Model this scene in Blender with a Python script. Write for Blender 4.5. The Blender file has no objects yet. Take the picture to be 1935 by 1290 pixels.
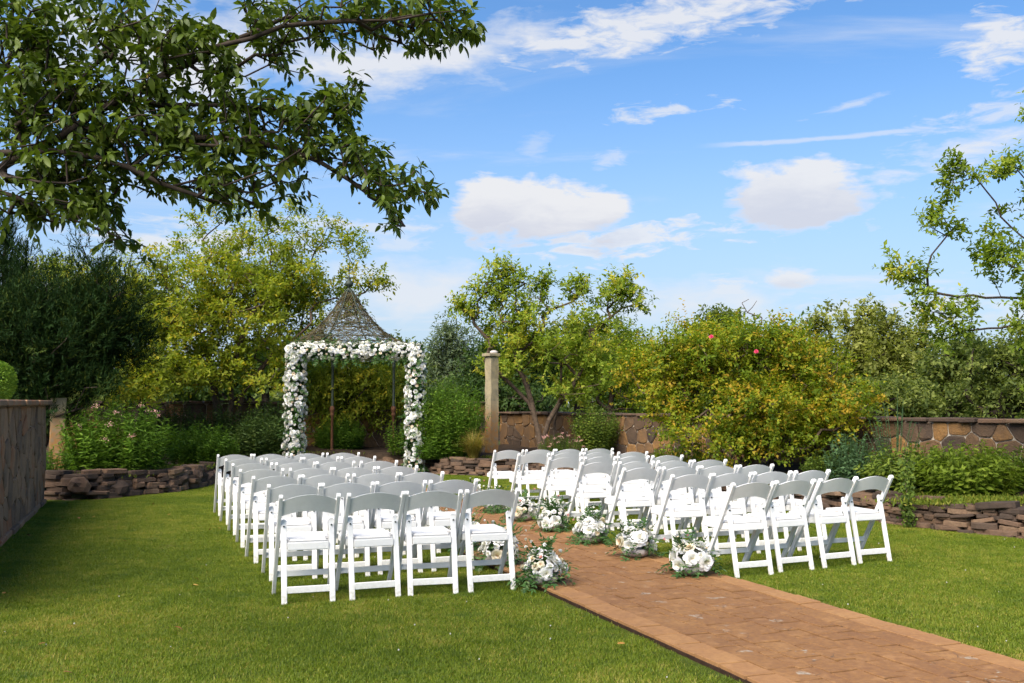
import bpy, bmesh, math, random
import numpy as np
from mathutils import Vector, Matrix

R = math.radians
scene = bpy.context.scene
COL = scene.collection
rng = np.random.default_rng(7)
random.seed(7)

# ------------------------------------------------------------------ camera
CAM_H, FPX, PITCH = 1.445, 1881.0, R(3.5)
cam_d = bpy.data.cameras.new('camera')
cam_d.sensor_width = 36.0
cam_d.lens = 36.0 * FPX / 1935.0
cam_d.clip_start, cam_d.clip_end = 0.05, 3000
cam = bpy.data.objects.new('camera', cam_d)
COL.objects.link(cam)
cam.location = (0, 0, CAM_H)
cam.rotation_euler = (R(90) + PITCH, 0, 0)
scene.camera = cam

# ------------------------------------------------------------------ light and sky
SUN_EL, SUN_AZ = R(46), R(-150)          # azimuth measured from +Y towards +X: sun stands to the left, a little behind
sdir = Vector((math.sin(SUN_AZ) * math.cos(SUN_EL), math.cos(SUN_AZ) * math.cos(SUN_EL), math.sin(SUN_EL)))
sun_d = bpy.data.lights.new('sun', 'SUN')
sun_d.energy, sun_d.angle, sun_d.color = 3.3, R(50), (1.0, 0.91, 0.78)
sun = bpy.data.objects.new('sun', sun_d)
COL.objects.link(sun)
sun.location = sdir * 40
sun.rotation_euler = sdir.to_track_quat('Z', 'Y').to_euler()
scene.view_settings.view_transform = 'Standard'
scene.view_settings.look = 'None'
scene.view_settings.gamma = 1.0
scene.view_settings.use_curve_mapping = False
scene.view_settings.exposure = 1.5
SKY_STRENGTH = 0.09


class Nodes:
    """Small helper for writing node trees."""
    def __init__(self, tree):
        self.t = tree
        tree.nodes.clear()

    def new(self, kind, **kw):
        n = self.t.nodes.new(kind)
        for k, v in kw.items():
            setattr(n, k, v)
        return n

    def put(self, sock, v):
        if hasattr(v, 'is_output'):
            self.t.links.new(v, sock)
        else:
            sock.default_value = v

    def math(self, op, a, b=0.0, clamp=False):
        n = self.new('ShaderNodeMath', operation=op, use_clamp=clamp)
        self.put(n.inputs[0], a)
        self.put(n.inputs[1], b)
        return n.outputs[0]

    def mix(self, f, a, b, blend='MIX'):
        n = self.new('ShaderNodeMix', data_type='RGBA', blend_type=blend)
        self.put(n.inputs[0], f)
        self.put(n.inputs[6], a if hasattr(a, 'is_output') else (*a[:3], 1))
        self.put(n.inputs[7], b if hasattr(b, 'is_output') else (*b[:3], 1))
        return n.outputs[2]

    def noise(self, vec, scale, detail=3.0, rough=0.55, dist=0.0):
        n = self.new('ShaderNodeTexNoise')
        if vec is not None:
            self.t.links.new(vec, n.inputs['Vector'])
        n.inputs['Scale'].default_value = scale
        n.inputs['Detail'].default_value = detail
        n.inputs['Roughness'].default_value = rough
        n.inputs['Distortion'].default_value = dist
        return n.outputs[0]

    def remap(self, v, a, b, c=0.0, d=1.0, smooth=True):
        n = self.new('ShaderNodeMapRange', interpolation_type='SMOOTHSTEP' if smooth else 'LINEAR')
        self.put(n.inputs[0], v)
        for i, x in zip((1, 2, 3, 4), (a, b, c, d)):
            n.inputs[i].default_value = x
        return n.outputs[0]

    def ramp(self, v, stops):
        n = self.new('ShaderNodeValToRGB')
        self.put(n.inputs[0], v)
        e = n.color_ramp.elements
        while len(e) < len(stops):
            e.new(0.5)
        for x, (p, c) in zip(e, stops):
            x.position = p
            x.color = (*c[:3], 1)
        return n.outputs[0]

    def mapping(self, vec, scale=(1, 1, 1), loc=(0, 0, 0)):
        n = self.new('ShaderNodeMapping')
        self.t.links.new(vec, n.inputs[0])
        n.inputs['Scale'].default_value = scale
        n.inputs['Location'].default_value = loc
        return n.outputs[0]


world = bpy.data.worlds.new('World')
scene.world = world
world.use_nodes = True
N = Nodes(world.node_tree)
sky = N.new('ShaderNodeTexSky', sky_type='NISHITA')
sky.sun_disc = False
sky.sun_elevation = SUN_EL
sky.sun_rotation = SUN_AZ
sky.air_density, sky.dust_density, sky.ozone_density = 1.0, 0.5, 2.2
tc = N.new('ShaderNodeTexCoord').outputs['Generated']
sp = N.new('ShaderNodeSeparateXYZ')
N.put(sp.inputs[0], tc)
X_, Y_, Z_ = sp.outputs
az = N.math('ARCTAN2', X_, Y_)
el = N.math('ARCSINE', Z_)
nz = N.noise(N.mapping(tc, (1, 1, 1.7)), 12.0, 7.0, 0.52, 0.25)
nzc = N.math('SUBTRACT', nz, 0.5)
nf = N.noise(N.mapping(tc, (1, 1, 3.6), (3.1, 1.7, 0)), 26.0, 7.0, 0.6, 0.4)
nfc = N.math('SUBTRACT', nf, 0.5)


def sky_dir(px, py):
    a = math.atan((px - 967.5) / FPX)
    e = math.atan(math.tan(PITCH + math.atan((645 - py) / FPX)) * math.cos(a))
    return a, e


# (px, py, half width, half height, tilt, noise amount, sharpness, opacity, cumulus?)  - where each cloud stands in the sky
CLOUDS = [
    (1010, 405, 185, 76, -0.08, 1.2, 3.2, 1.0, 1), (930, 385, 95, 60, 0, 1.2, 3.2, 1.0, 1), (1130, 410, 75, 46, 0.05, 1.2, 3.2, 1.0, 1),
    (1175, 455, 190, 34, 0.06, 1.9, 1.6, 0.85, 0), (1505, 378, 155, 74, -0.05, 1.2, 3.0, 0.95, 2),
    (1495, 530, 58, 24, 0, 1.6, 2.4, 0.9, 1), (1380, 545, 45, 24, 0, 1.8, 1.6, 0.7, 0),
    (740, 118, 400, 62, 0.14, 1.2, 1.4, 0.9, 0), (1240, 45, 420, 50, 0.13, 1.2, 1.3, 0.9, 0),
    (330, 100, 350, 130, 0.1, 1.4, 1.3, 0.9, 0), (1905, 75, 95, 62, -0.05, 1.3, 1.4, 0.9, 0),
    (1840, 285, 210, 44, 0.2, 1.5, 0.9, 0.8, 0), (1900, 215, 120, 30, 0.15, 2.4, 1.1, 0.6, 0),
    (1265, 208, 95, 16, 0.06, 2.2, 1.3, 0.7, 0), (1630, 195, 80, 9, 0.2, 1.2, 1.2, 0.5, 0),
    (380, 455, 260, 34, 0.0, 2.0, 1.2, 0.8, 0), (790, 560, 150, 75, 0, 2.0, 0.9, 0.75, 0), (1300, 575, 330, 60, 0, 2.0, 0.9, 0.7, 0),
    (1720, 590, 260, 50, 0, 2.0, 0.9, 0.7, 0), (1010, 275, 30, 24, 0.3, 2.0, 1.0, 0.3, 0), (1150, 300, 34, 20, 0.3, 2.0, 1.2, 0.45, 0),
    (640, 425, 190, 18, 0.0, 2.0, 1.2, 0.6, 0), (760, 455, 70, 22, 0.1, 2.0, 1.0, 0.5, 0), (120, 560, 250, 60, 0, 2.0, 0.9, 0.75, 0),
]
alpha = None
shade = None
for (px, py, w, h, tilt, amp, sharp, op, cum) in CLOUDS:
    a0, e0 = sky_dir(px, py)
    ca = math.cos(a0)
    w, h = w / FPX * ca, h / FPX * ca
    da = N.math('SUBTRACT', az, a0)
    de = N.math('SUBTRACT', N.math('SUBTRACT', el, e0), N.math('MULTIPLY', da, tilt))
    dx, dy = N.math('DIVIDE', da, w), N.math('DIVIDE', de, h)
    r = N.math('SQRT', N.math('ADD', N.math('MULTIPLY', dx, dx), N.math('MULTIPLY', dy, dy)))
    m = N.math('ADD', N.math('SUBTRACT', 1.0, r), N.math('MULTIPLY', nzc if cum or h > 0.03 else nfc, amp * 1.7))
    m = N.math('ADD', m, N.math('MULTIPLY', nfc, 1.1))
    m = N.math('MULTIPLY', N.math('MULTIPLY', m, sharp, clamp=True), op)
    alpha = m if alpha is None else N.math('MAXIMUM', alpha, m)
    if cum:     # flat grey underside
        s = N.math('MULTIPLY', m, N.remap(N.math('ADD', dy, N.math('MULTIPLY', nfc, 1.2)), 0.35 if cum == 1 else 0.8, -0.75 if cum == 1 else -0.4))
        s = N.math('MULTIPLY', s, 0.75)
        shade = s if shade is None else N.math('MAXIMUM', shade, s)
# contrail and the thin cirrus that covers the rest of the sky
a0, e0 = sky_dir(1310, 277)
a1, e1 = sky_dir(1790, 242)
da = N.math('SUBTRACT', az, a0)
line = N.math('ABSOLUTE', N.math('SUBTRACT', N.math('SUBTRACT', N.math('SUBTRACT', el, e0), N.math('MULTIPLY', da, (e1 - e0) / (a1 - a0))), N.math('MULTIPLY', nfc, 0.006)))
tr = N.math('MULTIPLY', N.remap(line, 0.0030, 0.0006), N.math('MULTIPLY', N.remap(da, 0.0, 0.06), N.remap(da, a1 - a0 + 0.02, a1 - a0 - 0.04)))
alpha = N.math('MAXIMUM', alpha, N.math('MULTIPLY', tr, 0.5))
zz = N.math('ADD', N.math('MAXIMUM', Z_, 0.0), 0.12)
cv = N.new('ShaderNodeCombineXYZ')
N.put(cv.inputs[0], N.math('DIVIDE', X_, zz))
N.put(cv.inputs[1], N.math('DIVIDE', Y_, zz))
nc = N.noise(N.mapping(cv.outputs[0], (0.55, 1.3, 1)), 1.1, 9.0, 0.6, 0.5)
alpha = N.math('MAXIMUM', alpha, N.remap(nc, 0.52, 0.76, 0.0, 0.8))
low = N.remap(el, 0.36, -0.02, 0.0, 0.85)
hsv = N.new('ShaderNodeHueSaturation')
hsv.inputs['Saturation'].default_value = 1.15
hsv.inputs['Value'].default_value = 1.0
N.put(hsv.inputs['Color'], sky.outputs[0])
blue = N.mix(1.0, hsv.outputs[0], (0.60, 0.695, 0.775), 'MULTIPLY')
c = N.mix(low, blue, (2.0, 2.35, 3.0))
cloudcol = N.mix(shade, (3.3, 3.35, 3.5), (2.35, 2.5, 3.0))
c = N.mix(alpha, c, cloudcol)
bg = N.new('ShaderNodeBackground')
N.put(bg.inputs[0], c)
bg.inputs[1].default_value = SKY_STRENGTH
N.put(N.new('ShaderNodeOutputWorld').inputs[0], bg.outputs[0])
world.cycles.sampling_method = 'MANUAL'
world.cycles.sample_map_resolution = 512

scene.cycles.max_bounces = 5
scene.cycles.diffuse_bounces = 3
scene.cycles.glossy_bounces = 2
scene.cycles.transmission_bounces = 3
scene.cycles.transparent_max_bounces = 4
scene.cycles.use_denoising = True
scene.cycles.use_adaptive_sampling = True
scene.cycles.adaptive_threshold = 0.03


# ------------------------------------------------------------------ measuring helpers: photo pixel -> place in the garden
CP, SP = math.cos(PITCH), math.sin(PITCH)


def ray(px, py):
    u, v = px - 967.5, py - 645.0
    return np.array([u, FPX * CP + v * SP, FPX * SP - v * CP])


def G(px, py, z=0.0):
    d = ray(px, py)
    return np.array([0, 0, CAM_H]) + d * ((z - CAM_H) / d[2])


def W(px, py, depth):
    d = ray(px, py)
    return np.array([0, 0, CAM_H]) + d * (depth / d[1])


# ------------------------------------------------------------------ object helpers
def tag(o, label=None, cat=None, group=None, kind=None):
    for k, v in (('label', label), ('category', cat), ('group', group), ('kind', kind)):
        if v:
            o[k] = v
    return o


def empty(name, loc=(0, 0, 0), rz=0.0):
    o = bpy.data.objects.new(name, None)
    COL.objects.link(o)
    o.location = loc
    o.rotation_euler = (0, 0, rz)
    o.empty_display_size = 0.1
    return o


def link(name, me, parent=None, loc=None):
    o = bpy.data.objects.new(name, me)
    COL.objects.link(o)
    if parent is not None:
        o.parent = parent
    if loc is not None:
        o.location = loc
    return o


def np_mesh(name, V, F, mat, tint=None, smooth=False):
    """V (n,3), F (m,k) all faces with k corners."""
    V = np.asarray(V, np.float32)
    F = np.asarray(F, np.int32)
    me = bpy.data.meshes.new(name)
    me.vertices.add(len(V))
    me.vertices.foreach_set('co', V.ravel())
    k = F.shape[1]
    me.loops.add(F.size)
    me.loops.foreach_set('vertex_index', F.ravel())
    me.polygons.add(len(F))
    me.polygons.foreach_set('loop_start', np.arange(0, F.size, k, dtype=np.int32))
    me.update(calc_edges=True)
    if smooth:
        me.polygons.foreach_set('use_smooth', np.ones(len(F), bool))
    if tint is not None:
        at = me.attributes.new('tint', 'FLOAT', 'FACE')
        at.data.foreach_set('value', np.asarray(tint, np.float32))
    if mat is not None:
        me.materials.append(mat)
    return me


def bm_mesh(name, bm, mat, smooth=False):
    me = bpy.data.meshes.new(name)
    bm.normal_update()
    bm.to_mesh(me)
    bm.free()
    if smooth:
        for p in me.polygons:
            p.use_smooth = True
    if mat is not None:
        me.materials.append(mat)
    return me


def bm_box(bm, size, mat4, bevel=0.0, seg=2):
    r = bmesh.ops.create_cube(bm, size=1.0, matrix=mat4 @ Matrix.Diagonal((*size, 1)))
    if bevel:
        vs = set(r['verts'])
        es = [e for e in bm.edges if e.verts[0] in vs and e.verts[1] in vs]
        bmesh.ops.bevel(bm, geom=es, offset=bevel, segments=seg, affect='EDGES', profile=0.6)


def T(x, y, z):
    return Matrix.Translation((x, y, z))


def lathe(name, prof, mat, seg=20, smooth=True):
    V, F = [], []
    for r, z in prof:
        for i in range(seg):
            a = 2 * math.pi * i / seg
            V.append((r * math.cos(a), r * math.sin(a), z))
    for j in range(len(prof) - 1):
        for i in range(seg):
            F.append((j * seg + i, j * seg + (i + 1) % seg, (j + 1) * seg + (i + 1) % seg, (j + 1) * seg + i))
    return np_mesh(name, V, F, mat, smooth=smooth)


def norm(a):
    return a / np.maximum(np.linalg.norm(a, axis=-1, keepdims=True), 1e-9)


def frames(D):
    """two unit vectors perpendicular to each D"""
    ref = np.where(np.abs(D[:, 2:3]) < 0.9, np.array([[0, 0, 1.0]]), np.array([[1.0, 0, 0]]))
    A = norm(np.cross(D, ref))
    return A, np.cross(D, A)


def frusta(P, Q, rp, rq, k=5):
    """tapered tubes from P to Q: returns V, F (quads)"""
    D = norm(Q - P)
    A, B = frames(D)
    th = np.arange(k) * 2 * np.pi / k
    ring = A[:, None] * np.cos(th)[None, :, None] + B[:, None] * np.sin(th)[None, :, None]
    V = np.concatenate([P[:, None] + ring * rp[:, None, None], Q[:, None] + ring * rq[:, None, None]], 1)
    i = np.arange(k)
    f = np.stack([i, (i + 1) % k, k + (i + 1) % k, k + i], 1)
    F = (np.arange(len(P)) * 2 * k)[:, None, None] + f[None]
    return V.reshape(-1, 3), F.reshape(-1, 4)


def leaf_tris(P, D, Nn, L, Wd, fold=0.25, wide=0.42):
    """folded kite leaves: V, F (triangles), 2 per leaf"""
    D = norm(D)
    S = norm(np.cross(D, Nn))
    Nn = np.cross(S, D)
    mid = P + D * (L * wide)[:, None]
    e = S * (Wd * 0.5)[:, None]
    lift = Nn * (Wd * fold)[:, None]
    V = np.stack([P, mid + e + lift, P + D * L[:, None], mid - e + lift], 1).reshape(-1, 3)
    b = (np.arange(len(P)) * 4)[:, None]
    F = np.concatenate([b + np.array([[0, 1, 2]]), b + np.array([[0, 2, 3]])], 1).reshape(-1, 3)
    return V, F


# ------------------------------------------------------------------ materials
def material(name):
    m = bpy.data.materials.new(name)
    m.use_nodes = True
    return m, Nodes(m.node_tree)


def finish(N, color, rough=0.6, spec=0.4, bump=None, bump_str=0.3, bump_dist=0.01, transl=None, transl_f=0.35, metal=0.0):
    b = N.new('ShaderNodeBsdfPrincipled')
    N.put(b.inputs['Base Color'], color if hasattr(color, 'is_output') else (*color[:3], 1))
    N.put(b.inputs['Roughness'], rough)
    b.inputs['Specular IOR Level'].default_value = spec
    b.inputs['Metallic'].default_value = metal
    if bump is not None:
        bn = N.new('ShaderNodeBump')
        bn.inputs['Strength'].default_value = bump_str
        bn.inputs['Distance'].default_value = bump_dist
        N.put(bn.inputs['Height'], bump)
        N.put(b.inputs['Normal'], bn.outputs[0])
    out = b.outputs[0]
    if transl is not None:
        t = N.new('ShaderNodeBsdfTranslucent')
        N.put(t.inputs[0], transl)
        mx = N.new('ShaderNodeMixShader')
        mx.inputs[0].default_value = transl_f
        N.put(mx.inputs[1], out)
        N.put(mx.inputs[2], t.outputs[0])
        out = mx.outputs[0]
    N.put(N.new('ShaderNodeOutputMaterial').inputs[0], out)


def leaf_mat(name, stops, transl_f=0.35, rough=0.55, spec=0.15, gain=1.3):
    """leaf colour runs through stops by each leaf's own tint"""
    m, N = material(name)
    at = N.new('ShaderNodeAttribute', attribute_name='tint')
    col = N.ramp(at.outputs['Fac'], stops)
    g = N.mix(1.0, col, (gain * 1.05, gain * 1.1, gain * 0.55), 'MULTIPLY')
    finish(N, col, rough, spec, transl=g, transl_f=transl_f)
    return m


def stone_mat(name, stops, scale=6.0, bump=0.6, rough=0.85, island=False):
    m, N = material(name)
    oi = N.new('ShaderNodeObjectInfo').outputs['Random']
    co = N.new('ShaderNodeNewGeometry').outputs['Position']
    n1 = N.noise(co, scale, 5, 0.65)
    n2 = N.noise(co, scale * 7, 4, 0.6)
    v = N.math('ADD', N.math('MULTIPLY', oi, 0.75), N.math('MULTIPLY', N.math('SUBTRACT', n1, 0.38), 0.75), clamp=True)
    col = N.ramp(v, stops)
    col = N.mix(N.remap(n2, 0.3, 0.72, 0.75, 1.0), (0.05, 0.04, 0.03), col)
    finish(N, col, rough, 0.25, bump=N.math('ADD', n1, N.math('MULTIPLY', n2, 0.5)), bump_str=bump, bump_dist=0.02)
    return m


def plain(name, color, rough=0.5, spec=0.4, var=0.12, scale=12.0, bump=0.0, metal=0.0):
    m, N = material(name)
    co = N.new('ShaderNodeTexCoord').outputs['Object']
    n = N.noise(co, scale, 4, 0.6)
    dark = tuple(x * (1 - var) for x in color)
    col = N.mix(N.remap(n, 0.3, 0.7), dark, color)
    finish(N, col, rough, spec, bump=n if bump else None, bump_str=bump, metal=metal)
    return m


def chair_paint():
    m, N = material('white_resin')
    co = N.new('ShaderNodeTexCoord').outputs['Object']
    oi = N.new('ShaderNodeObjectInfo').outputs['Random']
    n = N.noise(N.mapping(co, (1, 1, 1)), 14.0, 4, 0.6)
    g = N.noise(N.mapping(co, (60, 60, 4)), 3.0, 2, 0.5)
    col = N.mix(N.remap(n, 0.35, 0.75, 0.0, 0.5), (0.76, 0.755, 0.74), (0.66, 0.655, 0.64))
    col = N.mix(N.math('MULTIPLY', oi, 0.14), col, (0.66, 0.66, 0.63))
    sp_ = N.new('ShaderNodeSeparateXYZ')
    N.put(sp_.inputs[0], co)
    grime = N.math('MULTIPLY', N.remap(sp_.outputs[2], 0.16, 0.0), N.remap(N.noise(co, 38.0, 4, 0.65), 0.35, 0.7, 0.1, 0.75))
    col = N.mix(grime, col, (0.36, 0.33, 0.22))
    scuff = N.remap(N.noise(N.mapping(co, (1, 1, .4)), 55.0, 5, 0.7), 0.62, 0.74, 0.0, 0.35)
    col = N.mix(scuff, col, (0.50, 0.49, 0.46))
    finish(N, col, 0.42, 0.4, bump=g, bump_str=0.10, bump_dist=0.003)
    return m


M = {}
M['resin'] = chair_paint()
M['cushion'] = plain('white_vinyl', (0.78, 0.76, 0.73), 0.38, 0.45, 0.03, 9)
M['bowl'] = plain('bowl_ceramic', (0.50, 0.45, 0.43), 0.55, 0.4, 0.25, 14)
M['bloom'] = leaf_mat('bloom_white', [(0, (0.84, 0.83, 0.88)), (0.5, (0.85, 0.84, 0.83)), (1, (0.84, 0.78, 0.66))], 0.25, 0.6, 0.2, 0.9)
M['cream'] = leaf_mat('bloom_cream', [(0, (0.84, 0.78, 0.66)), (0.6, (0.82, 0.70, 0.54)), (1, (0.78, 0.55, 0.40))], 0.25, 0.6, 0.2, 0.9)
M['pink'] = leaf_mat('bloom_pink', [(0, (0.75, 0.35, 0.35)), (1, (0.80, 0.50, 0.45))], 0.25, 0.6, 0.2, 0.9)
M['rosered'] = plain('bloom_red', (0.62, 0.05, 0.12), 0.6, 0.2, 0.2)
M['bouquet_leaf'] = leaf_mat('bouquet_leaf', [(0, (0.026, 0.066, 0.018)), (0.6, (0.055, 0.125, 0.030)), (1, (0.15, 0.20, 0.09))], 0.25)
M['iron'] = plain('green_iron', (0.035, 0.05, 0.035), 0.6, 0.4, 0.4, 9, 0.2)
M['rust'] = plain('rusty_iron', (0.13, 0.06, 0.03), 0.8, 0.2, 0.45, 12, 0.3)
M['twig'] = plain('grey_twig', (0.15, 0.125, 0.07), 0.9, 0.1, 0.6, 5, 0.3)
M['bark'] = plain('bark_grey', (0.12, 0.085, 0.06), 0.9, 0.15, 0.5, 18, 0.5)
M['bark_dark'] = plain('bark_dark', (0.06, 0.045, 0.035), 0.9, 0.15, 0.5, 18, 0.5)
M['apple'] = leaf_mat('crabapple_leaf', [(0, (0.034, 0.060, 0.008)), (0.55, (0.078, 0.118, 0.014)), (0.9, (0.14, 0.18, 0.026)), (1, (0.28, 0.18, 0.03))], 0.32, 0.45, 0.25)
M['olive'] = leaf_mat('olive_leaf', [(0, (0.09, 0.125, 0.012)), (0.5, (0.20, 0.25, 0.022)), (0.85, (0.31, 0.34, 0.04)), (1, (0.44, 0.36, 0.03))], 0.5)
M['lime'] = leaf_mat('lime_leaf', [(0, (0.09, 0.135, 0.014)), (0.5, (0.19, 0.26, 0.028)), (0.85, (0.30, 0.36, 0.05)), (1, (0.42, 0.38, 0.05))], 0.5)
M['rose'] = leaf_mat('rose_leaf', [(0, (0.075, 0.125, 0.011)), (0.45, (0.18, 0.24, 0.018)), (0.8, (0.31, 0.31, 0.022)), (1, (0.42, 0.28, 0.03))], 0.48)
M['mid'] = leaf_mat('mid_leaf', [(0, (0.035, 0.060, 0.012)), (0.6, (0.085, 0.135, 0.02)), (1, (0.17, 0.22, 0.03))], 0.36)
M['lance'] = leaf_mat('lance_leaf', [(0, (0.046, 0.095, 0.009)), (0.6, (0.10, 0.19, 0.020)), (1, (0.19, 0.29, 0.035))], 0.4)
M['dark'] = leaf_mat('dark_leaf', [(0, (0.024, 0.050, 0.014)), (0.6, (0.055, 0.095, 0.022)), (1, (0.11, 0.15, 0.035))], 0.35)
M['far'] = leaf_mat('far_leaf', [(0, (0.06, 0.088, 0.022)), (0.6, (0.15, 0.185, 0.042)), (1, (0.25, 0.28, 0.07))], 0.45)
M['poplar'] = leaf_mat('poplar_leaf', [(0, (0.10, 0.12, 0.024)), (0.6, (0.23, 0.25, 0.06)), (1, (0.36, 0.37, 0.11))], 0.5)
M['willow'] = leaf_mat('willow_leaf', [(0, (0.06, 0.09, 0.05)), (0.6, (0.13, 0.17, 0.085)), (1, (0.21, 0.25, 0.13))], 0.35)
M['juniper'] = leaf_mat('juniper_needle', [(0, (0.008, 0.020, 0.006)), (0.6, (0.018, 0.042, 0.009)), (1, (0.07, 0.09, 0.014))], 0.15, 0.7, 0.08)
M['straw'] = leaf_mat('straw_blade', [(0, (0.14, 0.15, 0.02)), (0.5, (0.28, 0.22, 0.05)), (1, (0.38, 0.28, 0.10))], 0.35)
M['blue'] = leaf_mat('blue_green_leaf', [(0, (0.045, 0.09, 0.035)), (1, (0.11, 0.19, 0.08))], 0.3)
M['blade'] = leaf_mat('grass_blade', [(0, (0.050, 0.095, 0.008)), (0.55, (0.105, 0.165, 0.013)), (0.9, (0.17, 0.21, 0.02)), (1, (0.30, 0.24, 0.06))], 0.38, 0.5, 0.3)
M['wall'] = stone_mat('wall_stone', [(0, (0.035, 0.026, 0.022)), (0.3, (0.085, 0.054, 0.034)), (0.6, (0.14, 0.080, 0.038)), (0.85, (0.24, 0.125, 0.04)), (1, (0.30, 0.20, 0.10))], 5.0, 1.0)
M['tallwall'] = stone_mat('tall_wall_stone_lightened', [(0, (0.12, 0.075, 0.05)), (0.35, (0.25, 0.15, 0.085)), (0.65, (0.34, 0.20, 0.11)), (0.85, (0.30, 0.12, 0.05)), (1, (0.46, 0.33, 0.19))], 6.0)  # browns lightened in the colour to make up for sunlight missing this wall's face
M['slab'] = stone_mat('slab_stone', [(0, (0.04, 0.028, 0.022)), (0.4, (0.09, 0.058, 0.040)), (0.7, (0.145, 0.085, 0.052)), (1, (0.21, 0.145, 0.09))], 7.0)
M['mortar'] = plain('pale_mortar', (0.42, 0.36, 0.29), 0.95, 0.1, 0.5, 5, 0.6)
M['soil'] = plain('soil', (0.055, 0.038, 0.026), 0.95, 0.1, 0.5, 6, 0.8)
M['moss'] = leaf_mat('moss_blade', [(0, (0.07, 0.11, 0.012)), (0.6, (0.14, 0.18, 0.02)), (1, (0.26, 0.23, 0.04))], 0.35)


def pillar_mat():
    m, N = material('pillar_stone')
    co = N.new('ShaderNodeTexCoord').outputs['Object']
    sp = N.new('ShaderNodeSeparateXYZ')
    N.put(sp.inputs[0], co)
    n = N.noise(co, 9, 5, 0.65)
    n2 = N.noise(N.mapping(co, (1, 1, .25)), 3.0, 4, 0.6)
    st = N.remap(N.math('ADD', sp.outputs[2], N.math('MULTIPLY', n2, 0.9)), 0.9, 1.7)
    col = N.mix(st, (0.30, 0.14, 0.04), (0.30, 0.25, 0.155))
    col = N.mix(N.remap(n, 0.35, 0.75), col, (0.20, 0.17, 0.12))
    finish(N, col, 0.9, 0.2, bump=n, bump_str=0.5, bump_dist=0.015)
    return m


M['pillar'] = pillar_mat()


def paver_mat(border):
    m, N = material('paver_border' if border else 'paver_field')
    oi = N.new('ShaderNodeObjectInfo').outputs['Random']
    co = N.new('ShaderNodeNewGeometry').outputs['Position']
    n1 = N.noise(co, 2.2, 5, 0.6)
    n2 = N.noise(co, 30, 5, 0.7)
    n3 = N.noise(co, 9, 4, 0.6)
    n4 = N.noise(N.mapping(co, (1, 1, 1), (5, 2, 0)), 6.5, 3, 0.5)
    v = N.math('ADD', N.math('MULTIPLY', oi, 0.16), N.math('MULTIPLY', n1, 0.8), clamp=True)
    if border:
        col = N.ramp(v, [(0.2, (0.245, 0.124, 0.053)), (0.5, (0.29, 0.150, 0.060)), (0.85, (0.34, 0.19, 0.075))])
    else:
        col = N.ramp(v, [(0.2, (0.170, 0.082, 0.034)), (0.5, (0.228, 0.114, 0.042)), (0.85, (0.29, 0.155, 0.057))])
    col = N.mix(N.remap(n2, 0.35, 0.65, 0.0, 0.5 if not border else 0.3), col, (0.125, 0.058, 0.032))
    col = N.mix(N.remap(n3, 0.5, 0.75, 0.0, 0.5), col, (0.35, 0.19, 0.08))
    if not border:   # worn pale chips
        col = N.mix(N.math('MULTIPLY', N.remap(n4, 0.645, 0.70), N.remap(n2, 0.40, 0.6)), col, (0.30, 0.255, 0.20))
    if not border:   # irregular cracks of the stamped surface
        warp = N.new('ShaderNodeMix', data_type='VECTOR')
        warp.inputs[0].default_value = 0.12
        N.put(warp.inputs[4], co)
        nv = N.new('ShaderNodeTexNoise')
        nv.inputs['Scale'].default_value = 5.0
        N.put(nv.inputs['Vector'], co)
        N.put(warp.inputs[5], nv.outputs['Color'])
        vo = N.new('ShaderNodeTexVoronoi', feature='DISTANCE_TO_EDGE')
        vo.inputs['Scale'].default_value = 5.5
        N.put(vo.inputs['Vector'], warp.outputs[1])
        crack = N.math('MULTIPLY', N.remap(vo.outputs['Distance'], 0.022, 0.004), N.remap(n4, 0.55, 0.64))
        col = N.mix(N.math('MULTIPLY', crack, 0.75), col, (0.07, 0.045, 0.032))
    finish(N, col, 0.85, 0.25, bump=N.math('ADD', n2, n3), bump_str=0.5 if not border else 0.25, bump_dist=0.006)
    return m


M['paver'] = paver_mat(False)
M['border'] = paver_mat(True)


def lawn_mat():
    m, N = material('lawn_turf')
    co = N.new('ShaderNodeNewGeometry').outputs['Position']
    n1 = N.noise(co, 0.9, 4, 0.6)
    n2 = N.noise(co, 60, 4, 0.7)
    col = N.mix(N.remap(n1, 0.3, 0.7), (0.055, 0.085, 0.010), (0.095, 0.115, 0.018))
    col = N.mix(N.remap(n2, 0.3, 0.7, 0.0, 0.7), col, (0.035, 0.05, 0.010))
    finish(N, col, 0.95, 0.1, bump=n2, bump_str=0.8, bump_dist=0.02)
    return m


M['lawn'] = lawn_mat()
M['ground'] = plain('rough_ground', (0.06, 0.075, 0.025), 0.95, 0.1, 0.5, 0.7, 0.5)
# ------------------------------------------------------------------ the garden's axes
AX = R(21)
U = np.array([-math.sin(AX), math.cos(AX)])      # along the path, away from the camera
V_ = np.array([math.cos(AX), math.sin(AX)])      # across it, to the right
P0 = np.array([1.915, 5.57])                     # a point on the path's middle line


def PW(s, l):
    return P0 + U * s + V_ * l


# ------------------------------------------------------------------ ground, lawn
def sheet(name, poly, z, mat):
    bm = bmesh.new()
    bm.faces.new([bm.verts.new((x, y, z)) for x, y in poly])
    o = link(name, bm_mesh(name, bm, mat))
    return tag(o, kind='structure')


sheet('ground', [(-900, -300), (900, -300), (900, 1500), (-900, 1500)], -0.03, M['ground'])

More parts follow.
